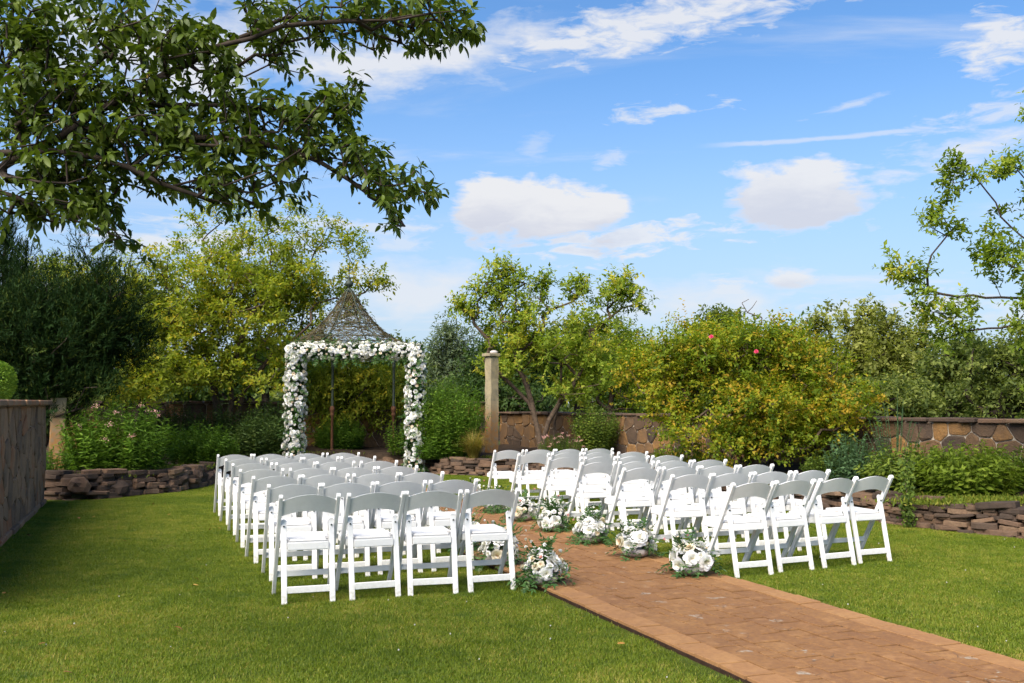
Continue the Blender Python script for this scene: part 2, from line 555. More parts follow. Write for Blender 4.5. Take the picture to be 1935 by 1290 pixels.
# foot of the low walls that edge the lawn, left to right, as read from the photograph
FRONT = [tuple(G(*p)[:2]) for p in [(87, 945), (147, 946), (194, 943), (246, 938), (298, 933), (347, 928), (382, 920), (412, 912), (470, 899), (535, 888), (690, 884),
                                    (780, 888), (830, 896), (900, 899), (1000, 903), (1100, 910), (1220, 921), (1345, 936), (1430, 947), (1500, 958), (1600, 975), (1684, 989), (1795, 1004), (1935, 1017)]]
FRONT += [(6.25, 9.9), (7.2, 8.9)]
FRONT = np.array(FRONT)
LWA, LWB = G(0, 1025)[:2], G(80, 951)[:2]          # foot of the tall left wall
ldir = (LWB - LWA) / np.linalg.norm(LWB - LWA)
LW0 = LWA - ldir * 6.0
lawn_poly = [(-7, 1.5), (7, 1.5), (8.2, 8.3)] + [tuple(p) for p in FRONT[::-1]] + [tuple(LWB), tuple(LW0)]
sheet('lawn', lawn_poly, 0.0, M['lawn'])


def resample(pts, n):
    pts = np.asarray(pts, float)
    seg = np.r_[0, np.cumsum(np.linalg.norm(np.diff(pts, axis=0), axis=1))]
    t = np.linspace(0, seg[-1], n)
    return np.stack([np.interp(t, seg, pts[:, i]) for i in range(pts.shape[1])], 1)


# raised bed between the low walls and the garden walls
RWA, RWB = np.array([8.82, 10.6]), np.array([-0.3, 25.6])
BWB = np.array([-11.2, 21.6])
nb = 90
fr = resample(FRONT, nb)
tn = norm(np.gradient(fr, axis=0))
fr = fr + np.stack([-tn[:, 1], tn[:, 0]], 1) * 0.12
bk = resample([(-8.4, 15.5), tuple(BWB), tuple(RWB), tuple(RWA)], nb)
rows = 9
Vb, Fb = [], []
for j in range(rows):
    t = j / (rows - 1)
    for i in range(nb):
        x, y = fr[i] * (1 - t) + bk[i] * t
        z = 0.27 + 0.10 * min(1, t * 2) + 0.03 * math.sin(x * 2.1 + y) + 0.03 * math.sin(y * 3.3 - x)
        if 30 < i < 46 and j == 0:
            z = 0.02
        Vb.append((x, y, z))
for j in range(rows - 1):
    for i in range(nb - 1):
        Fb.append((j * nb + i, j * nb + i + 1, (j + 1) * nb + i + 1, (j + 1) * nb + i))
tag(link('bed_ground', np_mesh('bed_ground', Vb, Fb, M['soil'], smooth=True)), kind='structure')

# ------------------------------------------------------------------ path of stamped pavers
path = tag(empty('path', (*PW(0, 0), 0), AX), kind='structure')
S0, S1, HW, BW, TOP = -3.6, 15.0, 0.80, 0.19, 0.036
bm = bmesh.new()
bm_box(bm, (2 * HW + 0.004, S1 - S0, 0.05), T(0, (S0 + S1) / 2, TOP - 0.014 - 0.025))
link('base', bm_mesh('path_base', bm, plain('path_joint', (0.045, 0.026, 0.018), 0.95, 0.1, 0.4, 20, 0.5)), path)


def paver_geo(w, h, r, thick=0.03):
    """irregular slab w x h, top at z=0"""
    P = []
    for (x, y) in [(-.5, -.5), (0, -.5), (.5, -.5), (.5, 0), (.5, .5), (0, .5), (-.5, .5), (-.5, 0)]:
        P.append((x * w + r.normal() * 0.0022, y * h + r.normal() * 0.0022))
    P = np.array(P)
    top = P * (1 - 0.003 / np.array([w, h]))
    zt = r.normal(0, 0.0012, 8)
    V = np.concatenate([np.c_[P, np.full(8, -thick)], np.c_[P, np.full(8, -0.003) + zt], np.c_[top, zt]], 0)
    F = []
    for k in (0, 8):
        for i in range(8):
            F.append((k + i, k + (i + 1) % 8, k + 8 + (i + 1) % 8, k + 8 + i))
    return V, F, list(range(16, 24))


def pavers():
    r = np.random.default_rng(3)
    field, border = [], []
    ncol = 8
    edges = np.linspace(-(HW - BW), HW - BW, ncol + 1)
    edges[1:-1] += r.normal(0, 0.012, ncol - 1)
    for c in range(ncol):
        s = S0 - r.uniform(0, .3)
        while s < S1:
            ln = r.choice([0.15, 0.22, 0.31]) * r.uniform(0.94, 1.06)
            field.append(((edges[c] + edges[c + 1]) / 2, s + ln / 2, edges[c + 1] - edges[c] - r.uniform(.005, .011), ln - r.uniform(.009, .018)))
            s += ln
    for sd in (-1, 1):
        s = S0
        while s < S1:
            ln = r.choice([0.23, 0.25, 0.27])
            border.append((sd * (HW - BW / 2), s + ln / 2, BW - 0.009, ln - 0.013))
            s += ln
    for items, nm, mat in ((field, 'paver', M['paver']), (border, 'edge_paver', M['border'])):
        items = [q for q in items if q[1] > -2.4]
        items.sort(key=lambda q: q[1])
        restV, restF, restN, off = [], [], [], 0
        rest = bmesh.new()
        for i, (l, s, w, h) in enumerate(items):
            V, F, top = paver_geo(w, h, r)
            if nm == 'edge_paver':
                V[:, 2] += 0.004
            if i < 296:
                me = bpy.data.meshes.new(nm)
                me.from_pydata(V.tolist(), [], F + [top])
                me.materials.append(mat)
                o = link(nm, me, path, (l, s, TOP + r.normal(0, 0.0022)))
                o.rotation_euler = (r.normal(0, .003), r.normal(0, .004), r.normal(0, .004))
            else:
                vs = [rest.verts.new((x + l, y + s, z + TOP)) for x, y, z in V]
                for f in F + [top]:
                    rest.faces.new([vs[k] for k in f])
        if len(items) > 296:
            tag(link('paver_field', bm_mesh('paver_field', rest, mat), path), kind='stuff')
        else:
            rest.free()


pavers()


# ------------------------------------------------------------------ mortared stone walls
def clip(poly, p, n):
    """keep the part of poly where (x-p).n <= 0"""
    out = []
    k = len(poly)
    for i in range(k):
        a, b = poly[i], poly[(i + 1) % k]
        da, db = np.dot(a - p, n), np.dot(b - p, n)
        if da <= 0:
            out.append(a)
        if da * db < 0:
            out.append(a + (b - a) * (da / (da - db)))
    return out


def voronoi(w, h, size, r, aspect=1.0):
    sx, sy = size * aspect, size
    seeds = []
    ny, nx = max(2, round(h / sy)), max(2, round(w / sx))
    for j in range(ny):
        for i in range(nx + 1):
            seeds.append(((i + (0.5 if j % 2 else 0.0)) * w / nx + r.uniform(-.46, .46) * sx, (j + .5) * h / ny + r.uniform(-.46, .46) * sy))
    seeds = np.array(seeds)
    cells = []
    for i, p in enumerate(seeds):
        poly = [np.array(q, float) for q in ((0, 0), (w, 0), (w, h), (0, h))]
        d = np.linalg.norm(seeds - p, axis=1)
        for j in np.argsort(d)[1:16]:
            q = seeds[j]
            poly = clip(poly, (p + q) / 2, (q - p))
            if len(poly) < 3:
                break
        if len(poly) >= 3:
            cells.append(np.array(poly))
    return cells


def stone_face(poly, r, joint=0.014, depth=0.024):
    c = poly.mean(0)
    P = []
    k = len(poly)
    for i in range(k):
        a, b = poly[i], poly[(i + 1) % k]
        if np.linalg.norm(b - a) < 0.03:
            P.append((a + b) / 2)
            continue
        P += [a + (b - a) * 0.12, a + (b - a) * 0.88]
    P = np.array(P)
    d = np.linalg.norm(P - c, axis=1, keepdims=True)
    P = c + (P - c) * np.maximum(0.3, 1 - joint / d)
    Q = c + (P - c) * (1 - 0.022 / np.maximum(d, .05))
    n = len(P)
    dep = depth * r.uniform(0.5, 1.3)
    return c, P - c, Q - c, dep + r.normal(0, .004, n)


def stone_wall(name, label, A, B, z0, z1, face, size, thick=0.42, cap=True, skip=0.0, joint=0.014, seed=1, aspect=1.0, smat='wall'):
    """wall from A to B (plan), its faced side given by the sign of `face` (left normal of A->B times face)"""
    r = np.random.default_rng(seed)
    A, B = np.asarray(A, float), np.asarray(B, float)
    Ln = np.linalg.norm(B - A)
    t = (B - A) / Ln
    n = np.array([-t[1], t[0]]) * face
    ob = tag(empty(name, (*A, 0), 0), label, 'stone wall')
    Z = lambda s, z, o: (t[0] * s + n[0] * o, t[1] * s + n[1] * o, z)
    bm = bmesh.new()
    vs = [bm.verts.new(Z(s, z, o)) for s in (0, Ln) for o in (-thick, 0) for z in (z0 - .3, z1)]
    bmesh.ops.convex_hull(bm, input=vs)
    link('mortar', bm_mesh('mortar', bm, M['mortar']), ob)
    for poly in voronoi(Ln - skip, z1 - z0, size, r, aspect):
        c, P, Q, dep = stone_face(poly, r, joint)
        k = len(P)
        if k < 5:
            continue
        V = [Z(p[0], p[1], -0.02) for p in P] + [Z(p[0], p[1], dd * .7) for p, dd in zip(P, dep)] + [Z(q[0], q[1], dd) for q, dd in zip(Q, dep)]
        F = []
        for ring in (0, k):
            for i in range(k):
                f = (ring + i, ring + (i + 1) % k, ring + k + (i + 1) % k, ring + k + i)
                F.append(f if face < 0 else f[::-1])
        top = tuple(range(2 * k, 3 * k))
        F.append(top if face < 0 else top[::-1])
        me = bpy.data.meshes.new('stone')
        me.from_pydata(V, [], F)
        me.materials.append(M[smat])
        link('stone', me, ob, (*(t * (c[0] + skip)), c[1] + z0))
    if cap:
        s = 0.0
        while s < Ln:
            ln = r.uniform(.22, .62)
            bm = bmesh.new()
            ang = math.atan2(t[1], t[0]) + r.normal(0, .01)
            m = T(*Z(min(s + ln / 2, Ln), z1 + .028 + r.normal(0, .006), -thick / 2 + .03 + r.normal(0, .015))) @ Matrix.Rotation(ang + r.normal(0, .03), 4, 'Z') @ Matrix.Rotation(r.normal(0, .02), 4, 'Y')
            bm_box(bm, (ln - .02, thick + .1 + r.uniform(-.04, .06), r.uniform(.04, .07)), m, 0.012, 1)
            link('cap_stone', bm_mesh('cap_stone', bm, M['slab']), ob)
            s += ln
    return ob


stone_wall('garden_wall', 'mortared fieldstone wall with flat cap stones behind the rose bush', RWA, RWB, 0.25, 1.16, 1, 0.27, seed=4, joint=.010, aspect=1.1)
stone_wall('garden_wall', 'dark fieldstone wall behind the flower arch and multi-stemmed tree', RWB + np.array([-.35, -.15]), BWB, 0.25, 1.42, 1, 0.38, seed=5, joint=.009)
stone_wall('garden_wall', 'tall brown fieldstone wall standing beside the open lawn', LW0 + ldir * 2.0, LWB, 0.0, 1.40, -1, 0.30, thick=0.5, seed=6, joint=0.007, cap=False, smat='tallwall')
wl = bpy.data.objects['garden_wall.002'] if 'garden_wall.002' in bpy.data.objects else None
# coping and foot course of the tall wall
rr = np.random.default_rng(12)
lw_o = np.array([ldir[1], -ldir[0]])
s = 2.0
L_tall = np.linalg.norm(LWB - LW0)
while s < L_tall - 0.02:
    ln = min(rr.uniform(.3, .6), L_tall - s)
    for zc, hh, out, wd in ((1.44, .07, -0.22, .62), (0.02, .09, -0.02, .14)):
        bm = bmesh.new()
        pp = ldir * (s + ln / 2 - 2.0) + lw_o * out
        bm_box(bm, (ln - .012, wd + rr.uniform(-.03, .03), hh), T(pp[0], pp[1], zc) @ Matrix.Rotation(math.atan2(ldir[1], ldir[0]) + rr.normal(0, .012), 4, 'Z'), 0.012, 1)
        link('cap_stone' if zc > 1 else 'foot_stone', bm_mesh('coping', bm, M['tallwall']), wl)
    s += ln


# ------------------------------------------------------------------ dry-stacked low walls
def slab_unit(r):
    a = np.linspace(0, 2 * np.pi, 10, endpoint=False) + r.uniform(-.2, .2, 10)
    e = 0.4
    x = np.sign(np.cos(a)) * np.abs(np.cos(a)) ** e * .5 * r.uniform(.88, 1.05, 10)
    y = np.sign(np.sin(a)) * np.abs(np.sin(a)) ** e * .5 * r.uniform(.86, 1.05, 10)
    V, F = [], []
    for z, k in ((-.5, .96), (-.36, 1.0), (.38, .99), (.5, .95)):
        for i in range(10):
            V.append((x[i] * k, y[i] * k, z + r.normal(0, .09)))
    for j in range(3):
        for i in range(10):
            F.append((j * 10 + i, j * 10 + (i + 1) % 10, (j + 1) * 10 + (i + 1) % 10, (j + 1) * 10 + i))
    F.append(tuple(range(30, 40)))
    F.append(tuple(range(9, -1, -1)))
    me = bpy.data.meshes.new('slab')
    me.from_pydata(V, [], F)
    me.materials.append(M['slab'])
    return me


rs = np.random.default_rng(21)
SLABS = [slab_unit(rs) for _ in range(14)]


def boulder_unit(r):
    bm = bmesh.new()
    bmesh.ops.create_icosphere(bm, subdivisions=2, radius=.5)
    for v in bm.verts:
        v.co *= 1 + r.normal(0, .10)
        v.co.z = max(-.42, min(.42, v.co.z))
    return bm_mesh('boulder', bm, M['slab'])


BOULD = [boulder_unit(rs) for _ in range(5)]


def dry_wall(name, label, pts, h0, h1, seed, boulders=0, big=1.0):
    r = np.random.default_rng(seed)
    pts = np.asarray(pts)
    seg = np.r_[0, np.cumsum(np.linalg.norm(np.diff(pts, axis=0), axis=1))]
    Ln = seg[-1]
    at = lambda s: np.array([np.interp(s, seg, pts[:, 0]), np.interp(s, seg, pts[:, 1])])
    base = at(0)
    ob = tag(empty(name, (*base, 0)), label, 'stone wall')
    bsp = []
    for b in range(boulders):
        s = r.uniform(.2, Ln - .2)
        p = at(s)
        d = at(min(s + .05, Ln)) - at(max(s - .05, 0))
        a = math.atan2(d[1], d[0])
        sz = r.uniform(.24, .38)
        nn = np.array([-math.sin(a), math.cos(a)])
        q = p - base + nn * 0.05
        o = link('boulder', BOULD[b % 5], ob, (q[0], q[1], sz * .33 + (0.12 if b % 3 == 0 else 0)))
        o.scale = (sz * r.uniform(.9, 1.2), sz * .8, sz * r.uniform(.8, 1.0))
        o.rotation_euler = (r.normal(0, .25), r.normal(0, .25), a + r.normal(0, .4))
        bsp.append(s)
    z = -0.02
    while True:
        th = r.uniform(.034, .064) * big
        s = -r.uniform(0, .25)
        any_ = False
        while s < Ln:
            ln = r.uniform(.14, .46) * big
            mid = min(max(s + ln / 2, 0.03), Ln - 0.03)
            hh = h0 + (h1 - h0) * mid / Ln + r.normal(0, .02)
            if z + th * .6 < hh and not any(abs(mid - q) < .10 for q in bsp[::2]):
                p = at(mid)
                d = at(min(mid + .1, Ln)) - at(max(mid - .1, 0))
                a = math.atan2(d[1], d[0])
                nn = np.array([-math.sin(a), math.cos(a)])
                q = p - base + nn * (0.08 + z * .22 + r.normal(0, .022))
                o = link('stone', SLABS[r.integers(len(SLABS))], ob, (q[0], q[1], z + th / 2 + r.normal(0, .004)))
                o.scale = (ln * 1.02, r.uniform(.24, .36), th * r.uniform(.92, 1.2))
                o.rotation_euler = (r.normal(0, .05), r.normal(0, .05), a + r.normal(0, .07))
                any_ = True
            s += ln
        z += th * .95
        if not any_ or z > max(h0, h1) + .1:
            break
    return ob


dry_wall('low_stone_wall', 'rough low wall of slabs and boulders below the leafy shrubs', FRONT[0:9], 0.42, 0.34, 31, boulders=13, big=1.1)
dry_wall('low_stone_wall', 'short line of flat stones edging the bed behind the flower arch', FRONT[8:13], 0.13, 0.2, 32, boulders=4)
dry_wall('low_stone_wall', 'low dry-stacked slab wall below the ornamental grass and stone pillar', FRONT[12:18], 0.34, 0.30, 33)
dry_wall('low_stone_wall', 'low dry-stacked slab wall curving round the lawn below the trailing ivy', FRONT[17:], 0.30, 0.36, 34, boulders=3)


# ------------------------------------------------------------------ stone pillars
def pillar(label, base, wx, h, rot, cap):
    ob = tag(empty('stone_pillar', base, rot), label, 'pillar')
    bm = bmesh.new()
    bm_box(bm, (wx, wx * .95, h), T(0, 0, h / 2), 0.012, 2)
    bmesh.ops.subdivide_edges(bm, edges=[e for e in bm.edges if abs(e.verts[0].co.z - e.verts[1].co.z) > .5], cuts=8)
    r = np.random.default_rng(int(h * 100))
    for v in bm.verts:
        v.co.x += r.normal(0, .004)
        v.co.y += r.normal(0, .004)
    link('shaft', bm_mesh('shaft', bm, M['pillar']), ob)
    if cap:
        bm = bmesh.new()
        bm_box(bm, (wx * 1.35, wx * 1.3, .065), T(-.02, 0, h + .0375), 0.012, 2)
        link('cap_slab', bm_mesh('cap_slab', bm, M['pillar']), ob)
        bm = bmesh.new()
        bmesh.ops.create_icosphere(bm, subdivisions=2, radius=.5)
        o = link('top_stone', bm_mesh('top_stone', bm, M['bowl'], True), ob, (.06, 0, h + .095))
        o.scale = (.20, .16, .10)


pp = W(929, 880, 21.5)
pillar('tall squared stone pillar with overhanging cap beside the green tree', (pp[0], pp[1], 0.3), 0.215, 2.13, R(40), True)
pp = W(108, 880, 16.2)
pillar('weathered stone pillar standing in shade at the end of the tall wall', (pp[0], pp[1], 0.25), 0.23, 1.27, R(20), False)
# ------------------------------------------------------------------ folding chairs
def bar(p, q, wx, wy, bevel=0.004, extra=0.0):
    """rectangular bar from p to q (y,z given in the side plane), x fixed"""
    p, q = Vector(p), Vector(q)
    d = q - p
    L = d.length
    rot = Vector((0, 0, 1)).rotation_difference(d.normalized()).to_matrix().to_4x4()
    bm = bmesh.new()
    bm_box(bm, (wx, wy, L), Matrix.Translation((p + q) / 2) @ rot, bevel, 2)
    return bm


def chair_meshes():
    ms = []
    fy, fz, ty, tz = 0.205, 0.0, -0.235, 0.765
    for sx in (-1, 1):
        bm = bar((sx * .206, fy, 0), (sx * .206, ty, tz), .027, .040)
        # rounded knob end
        bmesh.ops.create_cone(bm, cap_ends=True, segments=14, radius1=.0205, radius2=.0205, depth=.026, matrix=T(sx * .206, ty, tz - .002) @ Matrix.Rotation(R(90), 4, 'Y'))
        for v in bm.verts:
            if v.co.z < 0.0:
                v.co.z = 0.0
        ms.append(('front_leg', bm_mesh('front_leg', bm, M['resin'])))
        bm = bar((sx * .172, -.232, 0), (sx * .172, -.118, .575), .040, .022)
        bmesh.ops.create_cone(bm, cap_ends=True, segments=16, radius1=.020, radius2=.020, depth=.022, matrix=T(sx * .172, -.118, .575) @ Matrix.Rotation(R(90), 4, 'X'))
        for v in bm.verts:
            if v.co.z < 0.0:
                v.co.z = 0.0
        ms.append(('rear_leg', bm_mesh('rear_leg', bm, M['resin'])))
        bm = bmesh.new()
        bmesh.ops.create_cone(bm, cap_ends=True, segments=8, radius1=.007, radius2=.006, depth=.012, matrix=T(sx * .172, -.139, .545) @ Matrix.Rotation(R(90), 4, 'X'))
        ms.append(('bolt', bm_mesh('bolt', bm, M['iron'])))
    # curved back panel
    n = 14
    Vv, Ff = [], []
    for i in range(n + 1):
        x = -1 + 2 * i / n
        bow = -0.020 * (1 - x * x)
        zt = .735 + .045 * (1 - x * x)
        zb = .622 + .036 * (1 - x * x)
        for z in (zb, zt):
            y0 = fy + (ty - fy) * z / tz + bow
            Vv += [(x * .193, y0 - .009, z), (x * .193, y0 + .009, z)]
    for i in range(n):
        a, b = i * 4, i * 4 + 4
        Ff += [(a, b, b + 2, a + 2), (a + 1, a + 3, b + 3, b + 1), (a + 2, b + 2, b + 3, a + 3), (a, a + 1, b + 1, b)]
    bm = bmesh.new()
    vs = [bm.verts.new(v) for v in Vv]
    for f in Ff:
        bm.faces.new([vs[k] for k in f])
    ms.append(('backrest', bm_mesh('backrest', bm, M['resin'])))
    # seat frame: narrow between the rear legs, wider in front of the posts
    def seat(prof, z0, z1, mat, name, crown=0.0):
        bm = bmesh.new()
        top = [bm.verts.new((x, y, z1 + (0.012 * (y + .16)))) for x, y in prof]
        bot = [bm.verts.new((x, y, z0 + (0.012 * (y + .16)))) for x, y in prof]
        k = len(prof)
        bm.faces.new(top)
        bm.faces.new(bot[::-1])
        for i in range(k):
            bm.faces.new((top[i], bot[i], bot[(i + 1) % k], top[(i + 1) % k]))
        bmesh.ops.recalc_face_normals(bm, faces=bm.faces)
        te = [e for e in bm.edges if abs(e.verts[0].co.z - e.verts[1].co.z) < .01]
        bmesh.ops.bevel(bm, geom=te, offset=0.006 if not crown else crown, segments=2, affect='EDGES')
        return bm_mesh(name, bm, mat)
    prof = [(-.147, -.175), (.147, -.175), (.150, -.085), (.188, -.065), (.188, .225), (.165, .240), (-.165, .240), (-.188, .225), (-.188, -.065), (-.150, -.085)]
    ms.append(('seat_frame', seat(prof, .374, .432, M['resin'], 'seat_frame')))
    prof2 = [(x * .93, y * .95 if y > 0 else y * .93) for x, y in prof]
    ms.append(('cushion', seat(prof2, .430, .452, M['cushion'], 'cushion', 0.010)))
    yz = lambda z: fy + (ty - fy) * z / tz
    bm = bmesh.new()
    bm_box(bm, (.388, .018, .042), T(0, yz(.165), .165), .003, 1)
    ms.append(('stretcher', bm_mesh('front_stretcher', bm, M['resin'])))
    bm = bmesh.new()
    bm_box(bm, (.306, .018, .048), T(0, -.232 + .114 * .10 / .575, .10), .003, 1)
    ms.append(('stretcher', bm_mesh('rear_stretcher', bm, M['resin'])))
    return ms


CH = chair_meshes()
ORD = ['aisle seat', 'second seat from the aisle', 'third seat from the aisle', 'outermost seat']
ROW = ['rear row', 'second row from the rear', 'third row from the rear', 'middle row', 'third row from the front', 'second row from the front', 'front row']


def chair(loc, rz, label, group):
    t = tag(empty('folding_chair', (loc[0], loc[1], 0.0), rz), label, 'chair', group)
    last = None
    for nm, me in CH:      # bolts sit on their leg, the cushion on its seat frame
        o = link(nm, me, last if nm in ('bolt', 'cushion') else t)
        if nm not in ('bolt', 'cushion'):
            last = o


rc = np.random.default_rng(5)


def rot2(v, a):
    return np.array([v[0] * math.cos(a) - v[1] * math.sin(a), v[0] * math.sin(a) + v[1] * math.cos(a)])


foot = np.array([-.172, -.232])
# block in front of the arch: rear left foot of each chair
for r_ in range(7):
    for c_ in range(4):
        a = R(20.5) + rc.normal(0, R(2.2)) + (R(-4) if (r_ == 0 and c_ >= 2) else 0)
        th = R(19.6)
        f = np.array([-1.61, 7.21]) + r_ * 0.985 * np.array([-math.sin(R(20.7)), math.cos(R(20.7))]) + c_ * 0.458 * np.array([math.cos(th), math.sin(th)]) + rc.normal(0, .012, 2)
        loc = f - rot2(foot, a)
        chair(loc, a, 'white chair, %s, %s, flower arch block' % (ORD[3 - c_], ROW[r_]), 'chairs in front of the flower arch')
# block beside the rose bush
for r_ in range(7):
    th = [R(28.5), R(23), R(21), R(20), R(20), R(20), R(20)][r_]
    for c_ in range(4):
        a = th - R(2) + rc.normal(0, R(2.2))
        f = np.array([1.848, 8.31]) + r_ * 1.00 * np.array([-math.sin(R(20)), math.cos(R(20))]) + c_ * (0.49 if r_ == 0 else .465) * np.array([math.cos(th), math.sin(th)]) + rc.normal(0, .012, 2)
        loc = f - rot2(foot, a)
        chair(loc, a, 'white chair, %s, %s, rose bush block' % (ORD[c_], ROW[r_]), 'chairs in front of the rose bush')


# ------------------------------------------------------------------ flowers
def bloom(name, mat, rad, rings, seed, open_=1.0, cols=3):
    """a many-petalled bloom facing +Z: rings = [(count, radius, height, lean, petal length, petal width)]"""
    r = np.random.default_rng(seed)
    V, F, tint = [], [], []
    for ri, (cnt, r0, z0, lean, ln, wd) in enumerate(rings):
        for i in range(cnt):
            a = 2 * math.pi * (i + .5 * (ri % 2)) / cnt + r.normal(0, .12)
            o = np.array([math.cos(a), math.sin(a), 0])
            s = np.array([-math.sin(a), math.cos(a), 0])
            up = np.array([0, 0, 1.0])
            le = lean + r.normal(0, .1)
            b = len(V)
            for j, t in enumerate((0, .55, 1.0)):
                ang = le - t * .9 * open_ * .5
                p = o * r0 + up * z0 + (o * math.sin(le + (t - .5) * .5) + up * math.cos(le + (t - .5) * .5)) * ln * t
                w = wd * (.45, 1.0, .72)[j] * .5
                for q in (-1, 0, 1):
                    V.append((p + s * w * q - o * abs(q) * w * .45 + up * (r.normal(0, .05) * ln)) * rad)
            for j in range(2):
                for q in range(2):
                    k = b + j * 3 + q
                    F.append((k, k + 1, k + 4, k + 3))
                    tint.append(min(1, max(0, .45 - .45 * (len(rings) - ri) / len(rings) + .5 * (ri == len(rings) - 1) * 0 + r.normal(0, .15) + (.5 if ri >= len(rings) - 1 else 0))))
    return np_mesh(name, V, F, mat, tint, smooth=True)


PEONY = [(7, .15, 0.0, 1.35, .85, .85), (7, .12, .08, .95, .80, .75), (6, .08, .14, .6, .72, .62), (5, .05, .18, .3, .62, .5), (3, .02, .2, .1, .5, .4)]
ROSE = [(6, .12, 0.0, 1.05, .80, .90), (5, .10, .06, .62, .80, .85), (4, .05, .1, .25, .75, .7), (3, .02, .15, .1, .6, .5)]
MINI = [(5, .12, 0.0, 1.2, .85, 1.0), (4, .08, .1, .6, .85, .95)]
BUD = [(4, .05, -.3, .45, 1.0, .9), (3, .0, -.2, .15, .95, .8)]
PEONIES = [bloom('peony', M['bloom'], 1.0, PEONY, 40 + i) for i in range(3)]
ROSES = [bloom('rose_bloom', M['bloom'], 1.0, ROSE, 50 + i) for i in range(3)]
CREAMS = [bloom('cream_rose', M['cream'], 1.0, ROSE, 60 + i) for i in range(2)]
MINIS = [bloom('small_bloom', M['bloom'], 1.0, ROSE, 70 + i) for i in range(3)]
MINIC = [bloom('small_cream', M['cream'], 1.0, MINI, 75 + i) for i in range(2)]
BUDS = [bloom('bud', M['cream'], 1.0, BUD, 80), bloom('bud', M['bloom'], 1.0, BUD, 81), bloom('bud', M['pink'], 1.0, BUD, 82)]


def aim(o, d, spin=0.0):
    q = Vector(d).to_track_quat('Z', 'Y')
    o.rotation_euler = (q @ Matrix.Rotation(spin, 3, 'Z').to_quaternion()).to_euler()


BOWL = lathe('bowl', [(.0, .0), (.085, .0), (.125, .02), (.142, .05), (.138, .078), (.125, .088), (.115, .084), (.0, .07)], M['bowl'], 22)


def spray(r, P, D, n, seglen, L, Wd, droop=0.15, pinnate=True):
    """one stem with paired leaflets: returns leaf V,F,tint and stem points"""
    pts = [np.array(P)]
    d = np.array(D, float)
    LP, LD, LN, LL, LW = [], [], [], [], []
    for i in range(n):
        d = d + np.array([r.normal(0, .08), r.normal(0, .08), -droop])
        d /= np.linalg.norm(d)
        pts.append(pts[-1] + d * seglen)
        s = np.cross(d, [0, 0, 1.0])
        s /= max(np.linalg.norm(s), 1e-6)
        up = np.cross(s, d)
        for sd in ((-1, 1) if pinnate else (r.choice([-1, 1]),)):
            LP.append(pts[-1])
            LD.append(d * .65 + s * sd * .9 + up * r.normal(0.05, .25))
            LN.append(up + r.normal(0, .25, 3))
            k = r.uniform(.75, 1.15) * (1 - .25 * i / n)
            LL.append(L * k)
            LW.append(Wd * k)
    LP.append(pts[-1]); LD.append(d); LN.append(np.array([0, 0, 1.]) + r.normal(0, .2, 3)); LL.append(L); LW.append(Wd)
    return pts, LP, LD, LN, LL, LW


def foliage_mesh(name, sprays, mat, stem_r=0.0018):
    P, D, Nn, L, Wd = [], [], [], [], []
    A, B = [], []
    for pts, lp, ld, ln, ll, lw in sprays:
        P += lp; D += ld; Nn += ln; L += ll; Wd += lw
        A += pts[:-1]; B += pts[1:]
    V, F = leaf_tris(np.array(P), np.array(D), np.array(Nn), np.array(L), np.array(Wd), .18)
    A, B = np.array(A), np.array(B)
    V2, F2 = frusta(A, B, np.full(len(A), stem_r), np.full(len(A), stem_r * .8), 3)
    F2 = np.concatenate([F2[:, [0, 1, 2]], F2[:, [0, 2, 3]]], 0) + len(V)
    r = np.random.default_rng(len(P))
    tint = np.concatenate([np.repeat(np.clip(r.normal(.45, .25, len(P)), 0, 1), 2), np.full(len(F2), .4)])
    return np_mesh(name, np.concatenate([V, V2]), np.concatenate([F, F2]), mat, tint)


